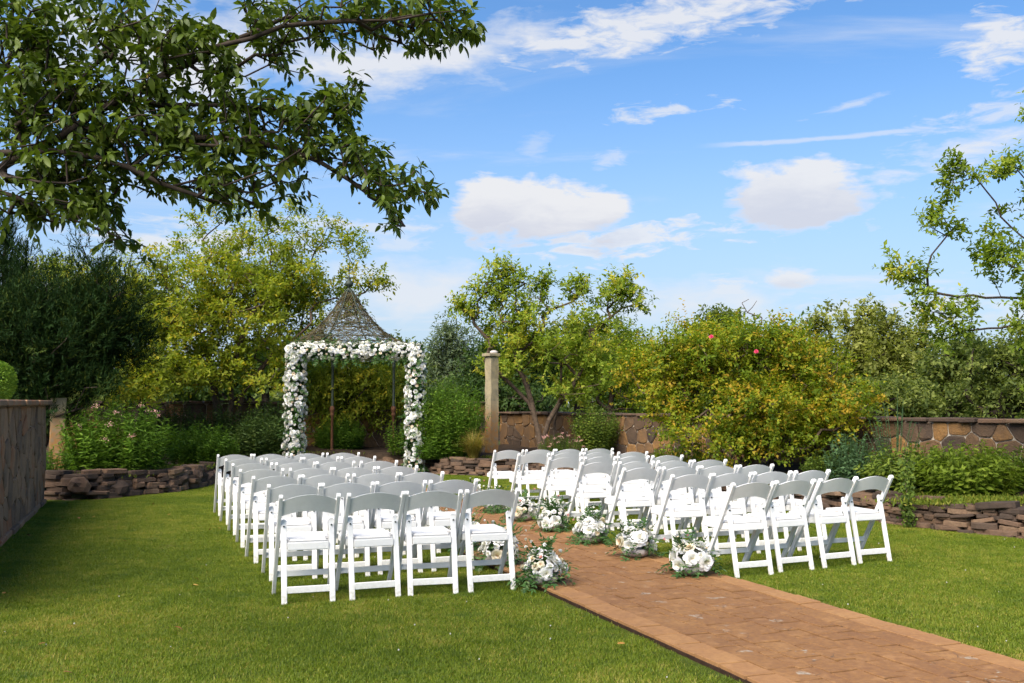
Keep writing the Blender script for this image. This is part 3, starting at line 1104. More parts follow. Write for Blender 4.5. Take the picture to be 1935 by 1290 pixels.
def arrangement(loc, rz, seed, label, lean):
    r = np.random.default_rng(seed)
    t = tag(empty('flower_arrangement', (loc[0], loc[1], TOP + .006), rz), label, 'flowers', 'flower arrangements along the aisle')
    t.scale = (.90,) * 3
    link('bowl', BOWL, t)
    sp_ = []
    for i in range(54):
        a = r.uniform(0, 2 * math.pi)
        e = r.uniform(-.25, 1.2)
        d = np.array([math.cos(a) * math.cos(e), math.sin(a) * math.cos(e), math.sin(e)])
        sp_.append(spray(r, (d[0] * .06, d[1] * .06, .09 + .07 * d[2]), d, r.integers(4, 8), .034, .062, .026, .14 if e < .8 else .05))
    for i in range(6):      # tall stems
        a = r.uniform(0, 2 * math.pi)
        d = np.array([math.cos(a) * .35, math.sin(a) * .35, 1.0])
        sp_.append(spray(r, (d[0] * .05, d[1] * .05, .15), d / np.linalg.norm(d), r.integers(5, 8), .035, .05, .02, .02))
    for i in range(5):      # trailing
        a = r.uniform(0, 2 * math.pi)
        d = np.array([math.cos(a), math.sin(a), .25])
        sp_.append(spray(r, (d[0] * .1, d[1] * .1, .12), d / np.linalg.norm(d), 7, .035, .06, .026, .22))
    link('foliage', foliage_mesh('foliage', sp_, M['bouquet_leaf']), t)
    placed = []
    for i in range(26):
        big = i < 10
        rad = r.uniform(.062, .088) if big else r.uniform(.026, .042)
        for _ in range(40):
            a = r.uniform(0, 2 * math.pi)
            e = r.uniform(-.12, 1.3) if big else r.uniform(.0, 1.3)
            d = np.array([math.cos(a) * math.cos(e), math.sin(a) * math.cos(e), math.sin(e)])
            p = np.array([0, 0, .115]) + d * np.array([.17, .17, .155]) * r.uniform(.92, 1.12)
            if all(np.linalg.norm(p - q) > .62 * (rad + rq) for q, rq in placed):
                break
        placed.append((p, rad))
        src = (PEONIES if i < 8 else ROSES) if big else (ROSES + CREAMS + MINIS)
        if big and i == 9:
            src = CREAMS
        o = link('flower', src[r.integers(len(src))], t, tuple(p - d * rad * .3))
        o.scale = (rad * 1.05,) * 3
        aim(o, d + r.normal(0, .15, 3), r.uniform(0, 6))
    st = []
    for i in range(9):      # buds held above on thin stems
        a = r.uniform(0, 2 * math.pi)
        k = r.uniform(.25, .75) if i < 6 else 1.4
        d = np.array([math.cos(a) * k, math.sin(a) * k, 1.0])
        d /= np.linalg.norm(d)
        ln = r.uniform(.18, .30)
        p0 = np.array([d[0] * .05, d[1] * .05, .14])
        p = p0 + d * ln
        st.append((p0, p))
        b = BUDS[r.choice([0, 1, 1, 2])] if i % 3 else MINIS[i % 3]
        o = link('bud', b, t, tuple(p))
        k = r.uniform(.018, .026)
        o.scale = (k,) * 3
        aim(o, d + r.normal(0, .2, 3))
    A = np.array([q[0] for q in st]); B = np.array([q[1] for q in st])
    V2, F2 = frusta(A, B, np.full(len(A), .0022), np.full(len(A), .0016), 4)
    link('stem', np_mesh('stem', V2, F2, M['bouquet_leaf'], np.full(len(F2), .5)), t)


ROWN = ['beside the rear row', 'beside the second row from the rear', 'beside the third row from the rear', 'beside the middle row', 'beside the third row from the front', 'beside the second row from the front', 'beside the front row']
for i in range(7):
    dl = 1.02 * i
    loc = np.array([1.465, 8.27]) + dl * np.array([-math.sin(R(19.8)), math.cos(R(19.8))]) * .97
    arrangement(loc, rc.uniform(0, 6), 100 + i, 'white peonies in pale bowl, rose bush side, %s' % ROWN[i], 1)
    loc = np.array([0.235, 7.84]) + dl * np.array([-math.sin(R(20.5)), math.cos(R(20.5))]) * .97
    arrangement(loc, rc.uniform(0, 6), 120 + i, 'white peonies in pale bowl, flower arch side, %s' % ROWN[i], -1)


# ------------------------------------------------------------------ flower arch: iron pavilion with woven roof
ARD = 20.4
arch_c = W(668, 890, ARD)
arch = tag(empty('flower_arch', (arch_c[0], arch_c[1], 0.0)), 'iron garden pavilion with woven twig roof and white flower garlands', 'arch')
rel = lambda p: np.asarray(p) - np.array([arch_c[0], arch_c[1], 0.0])


def post(base, h, green_from):
    b = rel(base)
    r = .032
    prof = [(.06, 0), (.06, .05), (.035, .08), (r, .12), (r, green_from - .16), (.05, green_from - .13), (.05, green_from - .10), (.034, green_from - .08), (.058, green_from - .03),
            (.064, green_from + .01), (.058, green_from + .05), (.036, green_from + .08)]
    o = link('post', lathe('post_lower', prof, M['rust'], 12), arch, tuple(b))
    prof = [(.034, green_from + .08), (.030, green_from + .12), (.030, h - .30), (.045, h - .26), (.036, h - .22), (.055, h - .05), (.06, h)]
    link('upper_shaft', lathe('post_upper', prof, M['iron'], 12), o)


FL, FR = W(556, 893, ARD), W(784, 893, ARD)
RL, RR = W(627, 860, 22.8), W(743, 862, 22.8)
for p, z in ((FL, 0), (FR, 0), (RL, .3), (RR, .3)):
    post((p[0], p[1], z), 2.52 - z, 0.98)
# roof: curved six-sided spire
k_ = ARD / FPX
apex_x = (658 - 967.5) * 21.95 / FPX
RC = rel((apex_x, 21.95, 0))
prof_px = [(647, 112), (639.5, 90), (624, 66), (608, 50), (593, 37), (580, 26.5), (559, 13.5), (547, 5)]
km = 21.95 / FPX
roof_prof = [(hw * km, CAM_H + (760 - y) * km) for y, hw in prof_px]
roof_prof = [(1.46, 2.60)] + roof_prof
rz_ = np.array([p[1] for p in roof_prof]); rr_ = np.array([p[0] for p in roof_prof])


def roof_pt(a, t, lift=0.0):
    """a: angle, t in 0..1 up the roof; six flat sides"""
    z = rz_[0] + (rz_[-1] - rz_[0]) * t
    rad = np.interp(z, rz_, rr_) + lift
    seg = math.pi / 3
    aa = (a % seg) - seg / 2
    rad = rad * (1 - .5 * (1 - math.cos(seg / 2) / math.cos(aa)))
    return RC + np.array([rad * math.cos(a), rad * math.sin(a), z])


def poly_tubes(name, lines, rads, mat, parent, k=4, stuff=False):
    A, B, ra = [], [], []
    for ln, rd in zip(lines, rads):
        A += ln[:-1]; B += ln[1:]; ra += [rd] * (len(ln) - 1)
    V, F = frusta(np.array(A), np.array(B), np.array(ra), np.array(ra), k)
    o = link(name, np_mesh(name, V, F, mat), parent)
    if stuff:
        tag(o, kind='stuff')
    return o


roof = link('roof', bpy.data.meshes.new('roof_ring'), arch)
me_lines = [[roof_pt(a, t) for a in np.linspace(0, 2 * math.pi, 37)] for t in (0.0, .2, .42, .65)]
A, B = [], []
for ln in me_lines:
    A += ln[:-1]; B += ln[1:]
Vr, Fr = frusta(np.array(A), np.array(B), np.full(len(A), .012), np.full(len(A), .012), 5)
roof.data = np_mesh('roof_ring', Vr, Fr, M['iron'])
for i in range(6):
    a = i * math.pi / 3 + R(14)
    poly_tubes('rib', [[roof_pt(a, t, .005) for t in np.linspace(0, 1, 16)]], [.016], M['iron'], roof, 6)
ra_ = np.random.default_rng(77)
lines, rads = [], []
for i in range(460):
    a, t = ra_.uniform(0, 2 * math.pi), ra_.beta(.9, 1.5) * .98
    slope = ra_.choice([0.12, 1.0, 1.0, 2.2]) * ra_.choice([-1, 1])
    n = int(ra_.integers(5, 11))
    da = ra_.uniform(.07, .13) * ra_.choice([-1, 1])
    ln = []
    for q in range(n):
        tt = t + slope * abs(da) * q * .22
        if not 0 <= tt <= .99:
            break
        ln.append(roof_pt(a + da * q * (1 + .8 * tt), tt, ra_.normal(0, .022)) + ra_.normal(0, .012, 3))
    if len(ln) > 1:
        lines.append(ln)
        rads.append(ra_.uniform(.003, .0062))
poly_tubes('twig_weave', lines, rads, M['twig'], roof, 3, True)
# wire netting of the roof
net = []
for i in range(26):
    for sg in (-1, 1):
        net.append([roof_pt(2 * math.pi * i / 26 + sg * t * 1.1, t, -.01) for t in np.linspace(0, .95, 12)])
poly_tubes('netting', net, [.0042] * len(net), M['twig'], roof, 3, True)
# a little green creeper on the roof
ct = []
for i in range(380):
    a, t = ra_.uniform(0, 2 * math.pi), ra_.beta(1.0, 1.6)
    ct.append((roof_pt(a, t, ra_.normal(.0, .02)), ra_.normal(0, 1, 3)))
Vc, Fc = leaf_tris(np.array([c[0] for c in ct]), np.array([c[1] for c in ct]), ra_.normal(0, 1, (len(ct), 3)), ra_.uniform(.025, .05, len(ct)), ra_.uniform(.014, .024, len(ct)))
link('creeper_leaves', np_mesh('creeper_leaves', Vc, Fc, M['olive'], np.repeat(np.clip(ra_.normal(.35, .2, len(ct)), 0, 1), 2)), roof)
zt = rz_[-1]
fin = link('finial', lathe('finial', [(.05, -.06), (.06, 0), (.03, .03), (.03, .06), (.085, .10), (.10, .14), (.07, .19), (.03, .23), (.05, .26), (.02, .29), (.012, .33), (.010, .62), (.0, .66)], M['iron'], 14), roof, tuple(RC + np.array([0, 0, zt])))
fl = []
for i in range(8):
    a = i * math.pi / 4
    for z0, sc in ((.42, .09), (.24, .10)):
        fl.append([np.array([math.cos(a) * sc * q, math.sin(a) * sc * q, z0 + sc * (1.2 * q - .9 * q * q)]) for q in np.linspace(0, 1, 5)])
poly_tubes('scroll', fl, [.007] * len(fl), M['iron'], roof, 4).location = tuple(RC + np.array([0, 0, zt]))
# beam behind the garland
bmz = 2.49
poly_tubes('beam', [[rel((FL[0], FL[1], bmz)), rel((FR[0], FR[1], bmz))]], [.035], M['iron'], arch, 6)
poly_tubes('beam', [[rel((RL[0], RL[1], bmz)), rel((RR[0], RR[1], bmz))]], [.03], M['iron'], arch, 6)
poly_tubes('beam', [[rel((FL[0], FL[1], bmz)), rel((RL[0], RL[1], bmz))]], [.03], M['iron'], arch, 6)
poly_tubes('beam', [[rel((FR[0], FR[1], bmz)), rel((RR[0], RR[1], bmz))]], [.03], M['iron'], arch, 6)

# garlands of white flowers on the front posts and beam
gl = rel((FL[0], FL[1], 0)); gr = rel((FR[0], FR[1], 0))
rg = np.random.default_rng(91)


def garland_pts(p, q, rad, n, squash=1.0):
    out = []
    d = norm((q - p)[None])[0]
    A_, B_ = frames(d[None])
    for i in range(n):
        best = None
        for _ in range(14):
            t = rg.uniform(0, 1)
            th = rg.uniform(0, 2 * math.pi)
            o = A_[0] * math.cos(th) + B_[0] * math.sin(th)
            c = p + (q - p) * t + o * rad * rg.uniform(.85, 1.08)
            ds = min([np.linalg.norm(c - x[0]) for x in out] or [9])
            if best is None or ds > best[0]:
                best = (ds, c, o)
        out.append((best[1], best[2]))
    return out


cl = np.array([gl[0], gl[1], .0]); ch_ = np.array([gl[0], gl[1], 2.49])
cr = np.array([gr[0], gr[1], .0]); crh = np.array([gr[0], gr[1], 2.49])
ALL = garland_pts(cl + [0, 0, .05], ch_ - [0, 0, .05], .185, 300) + garland_pts(cr + [0, 0, .05], crh - [0, 0, .05], .175, 280) + garland_pts(ch_ - [.12, 0, 0], crh + [.12, 0, 0], .15, 300)
view = -norm(np.array([[arch_c[0], arch_c[1], 0]]))[0]
ALL.sort(key=lambda q: -np.dot(q[1], view) - .0 * q[0][2])
restV, restF, restT, off = [], [], [], 0
ctr = 0
for c, o in ALL:
    u_ = rg.uniform()
    if u_ < .26:
        src, k = PEONIES + ROSES, rg.uniform(.064, .096)
    elif u_ < .48:
        src, k = MINIS + ROSES, rg.uniform(.052, .070)
    elif u_ < .80:
        src, k = CREAMS + MINIC + MINIS, rg.uniform(.034, .050)
    else:
        src, k = MINIC + MINIS, rg.uniform(.024, .034)
    me = src[rg.integers(len(src))]
    dirv = o + rg.normal(0, .22, 3) + np.array([0, 0, .15])
    if np.dot(o, view) > -.25 and ctr < 300 and rg.uniform() < .8:
        ob = link('flower', me, arch, tuple(c))
        ob.scale = (k,) * 3
        aim(ob, dirv, rg.uniform(0, 6))
        ctr += 1
    else:
        q = (Vector(dirv).to_track_quat('Z', 'Y')).to_matrix()
        co = np.empty(len(me.vertices) * 3, np.float32)
        me.vertices.foreach_get('co', co)
        v = co.reshape(-1, 3) @ np.array(q).T * k + c
        f = np.empty(len(me.loops), np.int32)
        me.loops.foreach_get('vertex_index', f)
        restV.append(v); restF.append(f.reshape(-1, 4) + off); off += len(v)
        tt = np.empty(len(me.polygons), np.float32)
        me.attributes['tint'].data.foreach_get('value', tt)
        restT.append(tt)
tag(link('blossoms', np_mesh('blossoms', np.concatenate(restV), np.concatenate(restF), M['bloom'], np.concatenate(restT), True), arch), kind='stuff')
sps = []
for c, o in ALL[::1]:
    d = o + rg.normal(0, .5, 3) + np.array([0, 0, -.2])
    sps.append(spray(rg, c - o * .13, d / np.linalg.norm(d), rg.integers(3, 6), .055, .085, .032, .12))
link('foliage', foliage_mesh('garland_foliage', sps, M['bouquet_leaf'], .003), arch)
# dark core of greenery that carries the flowers
for p, q, rad in ((cl, ch_, .13), (cr, crh, .12), (ch_ - np.array([.15, 0, 0]), crh + np.array([.15, 0, 0]), .10)):
    n = 2600
    t = rg.uniform(0, 1, n)
    d = norm((q - p)[None])[0]
    A_, B_ = frames(d[None])
    th = rg.uniform(0, 2 * math.pi, n)
    o = A_ * np.cos(th)[:, None] + B_ * np.sin(th)[:, None]
    P = p + (q - p) * t[:, None] + o * (rad * np.sqrt(rg.uniform(.1, 1, n)))[:, None]
    Vg, Fg = leaf_tris(P, o + rg.normal(0, .7, (n, 3)), rg.normal(0, 1, (n, 3)), rg.uniform(.05, .09, n), rg.uniform(.025, .04, n))
    link('greenery', np_mesh('greenery', Vg, Fg, M['bouquet_leaf'], np.repeat(np.clip(rg.normal(.35, .22, n), 0, 1), 2)), arch)
# ------------------------------------------------------------------ trees and shrubs
def chaikin(p):
    p = np.asarray(p, float)
    if len(p) < 3:
        return p
    a, b = p[:-1] * .75 + p[1:] * .25, p[:-1] * .25 + p[1:] * .75
    q = np.stack([a, b], 1).reshape(-1, 3)
    return np.concatenate([p[:1], q[1:-1], p[-1:]])


def grow(r, stems, tips, step=0.35, jit=0.06, wander=0.12, lazy=0.25, sag=0.0):
    """branch skeleton: stems = list of polylines (first point at the foot); every tip is joined to the nearest limb by a bent path"""
    pos, par = [], []
    plen = []
    for st in stems:
        prev = -1
        st = chaikin(chaikin(st))
        if pos:      # a limb that springs from an earlier one
            dd = np.linalg.norm(np.array(pos) - np.asarray(st[0]), axis=1)
            if dd.min() < .7:
                prev = int(np.argmin(dd))
        for p in resample(st, max(3, int(np.linalg.norm(np.diff(np.asarray(st), axis=0), axis=1).sum() / step) + 1)):
            pos.append(np.array(p, float) + (r.normal(0, jit * .3, 3) if prev >= 0 else 0))
            par.append(prev)
            plen.append(0 if prev < 0 else plen[prev] + step)
            prev = len(pos) - 1
    n_stem = len(pos)
    foot = pos[0]
    order = np.argsort([np.linalg.norm(t - foot) for t in tips])
    ends = []
    cap = n_stem + len(tips) * 14 + 10
    PA = np.zeros((cap, 3)); LE = np.full(cap, 1e9)
    PA[:n_stem] = pos; LE[:n_stem] = plen
    LE[0] = 1e6
    cnt = n_stem
    for ti in order:
        t = tips[ti]
        d = np.linalg.norm(PA[:cnt] - t, axis=1)
        below = np.maximum(0, PA[:cnt, 2] - t[2]) * 0.8
        j = int(np.argmin(d + lazy * LE[:cnt] * .5 + below))
        dist = d[j]
        m = max(1, min(12, int(dist / step)))
        a = PA[j].copy()
        pd = a - PA[par[j]] if par[j] >= 0 else np.array([0, 0, 1.0])
        pd = pd / max(np.linalg.norm(pd), 1e-6)
        c1 = a + pd * dist * .35 + np.array([0, 0, -sag * dist]) + r.normal(0, wander, 3) * dist * .5
        prev = j
        for q in range(1, m + 1):
            s = q / m
            p = (1 - s) ** 2 * a + 2 * s * (1 - s) * c1 + s * s * t + (r.normal(0, jit, 3) * min(1, dist) if q < m else 0)
            PA[cnt] = p
            LE[cnt] = LE[prev] + dist / m if LE[prev] < 1e5 else dist / m
            par.append(prev)
            prev = cnt
            cnt += 1
            if cnt >= cap:
                break
        ends.append(prev)
        if cnt >= cap - 14:
            break
    PA = PA[:cnt]
    load = np.zeros(cnt)
    for e in ends:
        load[e] += 1
    for i in range(cnt - 1, -1, -1):
        if par[i] >= 0:
            load[par[i]] += load[i]
    return PA, np.array(par), np.maximum(load, .6), np.array(ends)


def wood(name, PA, par, load, rtip, parent, mat, off, power=.5, k=6, rmax=9.0):
    i = np.where(par >= 0)[0]
    rad = np.minimum(rtip * load ** power, rmax)
    V, F = frusta(PA[par[i]] - off, PA[i] - off, np.minimum(rad[par[i]], rad[i] * 1.35), rad[i], k)
    return link(name, np_mesh(name, V, F, mat, smooth=True), parent)


def shoots(r, P, D, ns, slen, nl, L, Wd, up=.3, spread=.6, droop=.2, ang=.9, lv=.42, tmu=.4, tsd=.18, clump=.2, fold=.25, spans=.25):
    """leafy shoots at points P with directions D: leaf vertices, faces, tints"""
    n = len(P)
    P = np.repeat(P, ns, 0) + r.normal(0, spans * slen, (n * ns, 3))
    ct = np.repeat(r.normal(0, clump, n), ns) + r.normal(0, clump * .5, n * ns)
    D = norm(norm(np.repeat(D, ns, 0)) + r.normal(0, spread, (n * ns, 3)) + np.array([0, 0, up]))
    Ls = slen * r.uniform(.6, 1.3, n * ns)
    A, B = frames(D)
    n2 = n * ns
    t = (np.arange(nl) + .6) / nl
    Q = P[:, None] + D[:, None] * (Ls[:, None] * t)[..., None] + np.array([0, 0, -1.0]) * (droop * .5 * Ls[:, None] * t ** 2)[..., None]
    th = r.uniform(0, 6.28, n2)[:, None] + np.arange(nl) * 2.4 + r.normal(0, .4, (n2, nl))
    rad = A[:, None] * np.cos(th)[..., None] + B[:, None] * np.sin(th)[..., None]
    LD = D[:, None] * .6 + rad * ang + r.normal(0, .22, (n2, nl, 3)) + np.array([0, 0, -droop])
    LN = D[:, None] * .6 + np.array([0, 0, .9]) - rad * .3 + r.normal(0, .35, (n2, nl, 3))
    sz = r.uniform(1 - lv, 1 + lv, (n2, nl))
    tint = np.clip(tmu + ct[:, None] + r.normal(0, tsd, (n2, nl)), 0, 1)
    V, F = leaf_tris(Q.reshape(-1, 3), LD.reshape(-1, 3), LN.reshape(-1, 3), (L * sz).ravel(), (Wd * sz).ravel(), fold)
    return V, F, np.repeat(tint.ravel(), 2)


def blob_pts(r, blobs, n, shell=.55):
    w = np.array([b[6] if len(b) > 6 else b[3] * b[4] * b[5] for b in blobs], float)
    idx = r.choice(len(blobs), n, p=w / w.sum())
    B = np.array([b[:6] for b in blobs])[idx]
    d = norm(r.normal(0, 1, (n, 3)))
    return B[:, :3] + d * B[:, 3:] * (r.uniform(0, 1, (n, 1)) ** (1 / 3) * (1 - shell) + shell * r.uniform(.75, 1.0, (n, 1)) * (r.uniform(0, 1, (n, 1)) < .6) + shell * r.uniform(0.2, 1, (n, 1)) * (r.uniform(0, 1, (n, 1)) < .0)).clip(0, 1.0)


def pxblob(px, py, rx, ry, d, rd=None, w=None):
    """a crown lobe as seen in the photograph, at distance d"""
    c = W(px, py, d)
    k = d / FPX
    b = [c[0], c[1], c[2], rx * k, (rd if rd is not None else rx * k), ry * k]
    if w:
        b.append(w)
    return b


def tree(name, label, cat, stems, blobs, ntips, leafmat, barkmat, leaf, rtip=.006, seed=1, group=None, step=.35, extra=0, crown_name='crown', wander=.12, lazy=.25, jit=.06, k=6, rmax=9.0, power=.5, fixed=None):
    r = np.random.default_rng(seed)
    foot = np.array(stems[0][0], float)
    t = tag(empty(name, tuple(foot)), label, cat, group)
    tips = blob_pts(r, blobs, ntips)
    if fixed is not None:
        tips = np.concatenate([tips, fixed])
    tips[:, 2] = np.maximum(tips[:, 2], foot[2] + .15)
    PA, par, load, ends = grow(r, stems, tips, step, wander=wander, lazy=lazy, jit=jit)
    wood('trunk' if cat == 'tree' else 'stems', PA, par, load, rtip, t, barkmat, foot, k=k, rmax=rmax, power=power)
    P, D = PA[ends], PA[ends] - PA[par[ends]]
    if extra:      # leaves along the outer branches as well
        thin = np.where((load <= 3) & (par >= 0))[0]
        pick = r.choice(thin, min(len(thin), extra), replace=False)
        P = np.concatenate([P, PA[pick]])
        D = np.concatenate([D, PA[pick] - PA[par[pick]]])
    V, F, tint = shoots(r, P, D, **leaf)
    link(crown_name, np_mesh('crown', V - foot, F, leafmat, tint), t)
    return t


def stem_to(foot, *pts):
    return [tuple(foot)] + [tuple(p) for p in pts]


BZ = 0.33

# --- multi-stemmed tree behind the arch, left of it
f = W(425, 860, 22.4); f[2] = BZ
st = [stem_to(f, W(410, 760, 22.4), W(400, 690, 22.4), W(370, 600, 22.4)),
      stem_to(f + [.12, 0, 0], W(437, 760, 22.4), W(440, 690, 22.4), W(470, 600, 22.4)),
      stem_to(f + [.2, .1, 0], W(452, 750, 22.6), W(490, 700, 22.8), W(560, 620, 22.8))]
D1 = 22.6
bl = [pxblob(400, 585, 105, 110, D1), pxblob(500, 570, 120, 115, D1), pxblob(580, 560, 95, 85, D1 + .8), pxblob(330, 600, 90, 100, D1), pxblob(530, 650, 80, 60, D1),
      pxblob(440, 690, 130, 45, D1), pxblob(420, 490, 70, 55, D1), pxblob(520, 480, 65, 50, D1), pxblob(380, 715, 70, 45, D1 - .9), pxblob(490, 720, 60, 45, D1 - .9)]
spr = np.array([W(x, y, D1 + o) for x, y, o in [(408, 385, 0), (413, 420, 0), (370, 420, .3), (395, 445, .2), (460, 440, 0), (498, 415, 0), (505, 440, .2), (555, 405, 0), (530, 435, .3), (590, 470, 0), (625, 430, 0), (665, 445, .3),
                                              (650, 470, 0), (610, 455, .2), (700, 535, 0), (690, 550, .2), (680, 520, -.2), (715, 530, 0), (345, 470, .2), (440, 400, .2), (570, 440, -.2), (675, 490, 0)]])
tree('broadleaf_tree', 'tall olive-green multi-stemmed tree with upright shoots behind the flower arch', 'tree', st, bl, 440, M['olive'], M['bark'],
     dict(ns=6, slen=.36, nl=9, L=.092, Wd=.048, up=.5, spread=.75, droop=.15, tmu=.58), rtip=.0055, seed=11, extra=260, fixed=np.repeat(spr, 2, 0) + rng.normal(0, .06, (44, 3)))
# --- olive tree left of it, lower
f = W(250, 860, 21.0); f[2] = BZ
st = [stem_to(f, W(235, 760, 21), W(215, 715, 21), W(150, 650, 21)), stem_to(f + [.1, .1, 0], W(270, 740, 21), W(290, 640, 21.2))]
bl = [pxblob(230, 600, 110, 95, 20.8), pxblob(130, 560, 75, 60, 20.8), pxblob(310, 620, 80, 90, 20.8), pxblob(280, 700, 110, 40, 20.8), pxblob(100, 520, 50, 35, 20.8), pxblob(270, 510, 60, 40, 20.8), pxblob(250, 720, 90, 45, 20.2), pxblob(330, 700, 60, 55, 20.2)]
tree('broadleaf_tree', 'lower yellow-olive tree behind the dark juniper with leaning limb', 'tree', st, bl, 290, M['olive'], M['bark_dark'],
     dict(ns=7, slen=.36, nl=9, L=.085, Wd=.045, up=.35, spread=.8, droop=.2, tmu=.55), rtip=.006, seed=12, extra=120)
# --- drooping shrub behind the arch
f = W(660, 850, 24.0); f[2] = BZ
bl = [pxblob(640, 715, 75, 55, 24), pxblob(700, 710, 75, 55, 24), pxblob(760, 730, 45, 50, 24), pxblob(640, 770, 50, 35, 23.9), pxblob(690, 775, 40, 25, 23.9), pxblob(600, 720, 45, 60, 24)]
tree('weeping_shrub', 'drooping olive-green shrub seen through the flower arch', 'shrub', [stem_to(f, W(650, 780, 24), W(660, 720, 24))], bl, 260, M['olive'], M['bark_dark'],
     dict(ns=8, slen=.40, nl=10, L=.10, Wd=.034, up=-.5, spread=.6, droop=.6, tmu=.45), rtip=.005, seed=13)

# --- green tree beside the pillar
D2 = 22.0
f = W(1022, 868, D2); f[2] = BZ
st = [stem_to(f, W(1016, 800, D2), W(997, 740, D2), W(960, 640, D2 - .3)), stem_to(f + [.05, 0, 0], W(1030, 790, D2), W(1075, 745, D2), W(1120, 650, D2)),
      stem_to(f + [.2, .1, 0], W(1050, 800, D2 + .2), W(1060, 700, D2 + .3)), stem_to(f, W(1010, 770, D2), W(985, 745, D2), W(930, 690, D2))]
bl = [pxblob(900, 600, 30, 30, D2), pxblob(945, 560, 35, 45, D2), pxblob(985, 610, 55, 50, D2), pxblob(945, 640, 60, 35, D2), pxblob(1040, 590, 25, 35, D2), pxblob(1090, 570, 24, 35, D2), pxblob(1165, 570, 38, 38, D2),
      pxblob(1125, 620, 50, 40, D2), pxblob(1030, 660, 85, 45, D2), pxblob(1120, 690, 60, 50, D2), pxblob(960, 700, 55, 40, D2), pxblob(1080, 740, 60, 35, D2)]
spr = np.array([W(x, y, D2) for x, y in [(938, 515), (950, 520), (975, 520), (985, 535), (925, 545), (873, 580), (880, 595), (1025, 540), (1020, 555), (1085, 545), (1100, 540), (1170, 535), (1180, 545), (1205, 575), (1195, 560), (1165, 550), (1150, 560), (905, 560), (965, 545)]])
tree('broadleaf_tree', 'open-crowned light green tree beside the tall stone pillar', 'tree', st, bl, 170, M['lime'], M['bark'],
     dict(ns=7, slen=.30, nl=9, L=.092, Wd=.048, up=.45, spread=.7, droop=.1, tmu=.62), rtip=.007, seed=14, extra=60, fixed=np.repeat(spr, 3, 0) + rng.normal(0, .07, (57, 3)))
# bare twigs standing in that tree and behind the rose bush
def bare(label, foot, tips, seed, rt=.006):
    r = np.random.default_rng(seed)
    t = tag(empty('bare_tree', tuple(foot)), label, 'tree')
    PA, par, load, ends = grow(r, [stem_to(foot, (foot + tips.mean(0)) / 2 + [0, 0, .2])], tips, .3, lazy=.1)
    wood('trunk', PA, par, load, rt, t, M['bark'], foot, k=5)


f = W(1430, 800, 24.0); f[2] = 0
bare('dead bare sapling poking up behind the rose bush', f, np.array([W(x, y, 24) for x, y in [(1402, 572), (1415, 565), (1430, 568), (1412, 590), (1440, 600), (1422, 580)]]), 15, .006)

# --- the big rambling rose bush
D3 = 16.0
f = W(1420, 880, D3); f[2] = BZ
st = [stem_to(f, W(1400, 800, D3), W(1380, 720, D3)), stem_to(f + [-.3, .1, 0], W(1330, 800, D3 + .2), W(1260, 700, D3 + .2)), stem_to(f + [.3, 0, 0], W(1480, 800, D3), W(1540, 720, D3)), stem_to(f + [.1, .3, 0], W(1440, 760, D3 + .5), W(1450, 660, D3 + .4)),
      stem_to(f + [-.1, -.2, 0], W(1380, 830, D3 - .3), W(1340, 770, D3 - .4))]
bl = [pxblob(1215, 690, 55, 40, D3 + .6, .5), pxblob(1290, 650, 55, 35, D3 + .2, .6), pxblob(1460, 650, 45, 35, D3 + .2, .6), pxblob(1600, 770, 45, 40, D3 - .6, .5), pxblob(1330, 680, 95, 65, D3, .8), pxblob(1420, 670, 100, 60, D3, .9), pxblob(1500, 690, 80, 60, D3, .8), pxblob(1260, 720, 75, 55, D3 + .4, .6), pxblob(1420, 760, 130, 60, D3 - .3, .9), pxblob(1560, 750, 75, 55, D3 - .2, .7),
      pxblob(1400, 830, 130, 45, D3 - .4, .6), pxblob(1500, 810, 80, 45, D3 - .4, .6), pxblob(1290, 800, 50, 60, D3, .4), pxblob(1610, 790, 35, 30, D3 - .8, .4)]
tree('rose_bush', 'big rambling rose bush with yellowing leaves in front of the stone wall', 'shrub', st, bl, 520, M['rose'], M['bark'],
     dict(ns=8, slen=.32, nl=9, L=.056, Wd=.036, up=.25, spread=.9, droop=.25, tmu=.55, clump=.24), rtip=.005, seed=16, extra=200, wander=.25)
rb = bpy.data.objects['rose_bush']
for x, y in ((1344, 636), (1429, 664)):
    o = link('rose_flower', PEONIES[0].copy(), rb)
    o.data.materials.clear(); o.data.materials.append(M['rosered'])
    p = W(x, y, D3 - .95) - f
    o.location = tuple(p); o.scale = (.036,) * 3; aim(o, (-.1, -1, .4))
# --- yellow-green bush behind the wall, left of the rose
f = W(1160, 830, 25.5); f[2] = 0
bl = [pxblob(1150, 690, 70, 60, 25.5), pxblob(1200, 670, 50, 50, 25.5), pxblob(1110, 720, 50, 50, 25.5), pxblob(1180, 740, 70, 40, 25.5)]
tree('bush', 'yellow-green bush behind the wall between the green tree and the rose bush', 'shrub', [stem_to(f, W(1150, 760, 25.5), W(1160, 690, 25.5))], bl, 220, M['rose'], M['bark'],
     dict(ns=6, slen=.4, nl=8, L=.075, Wd=.045, up=.3, spread=.8, droop=.2, tmu=.35), rtip=.006, seed=17)

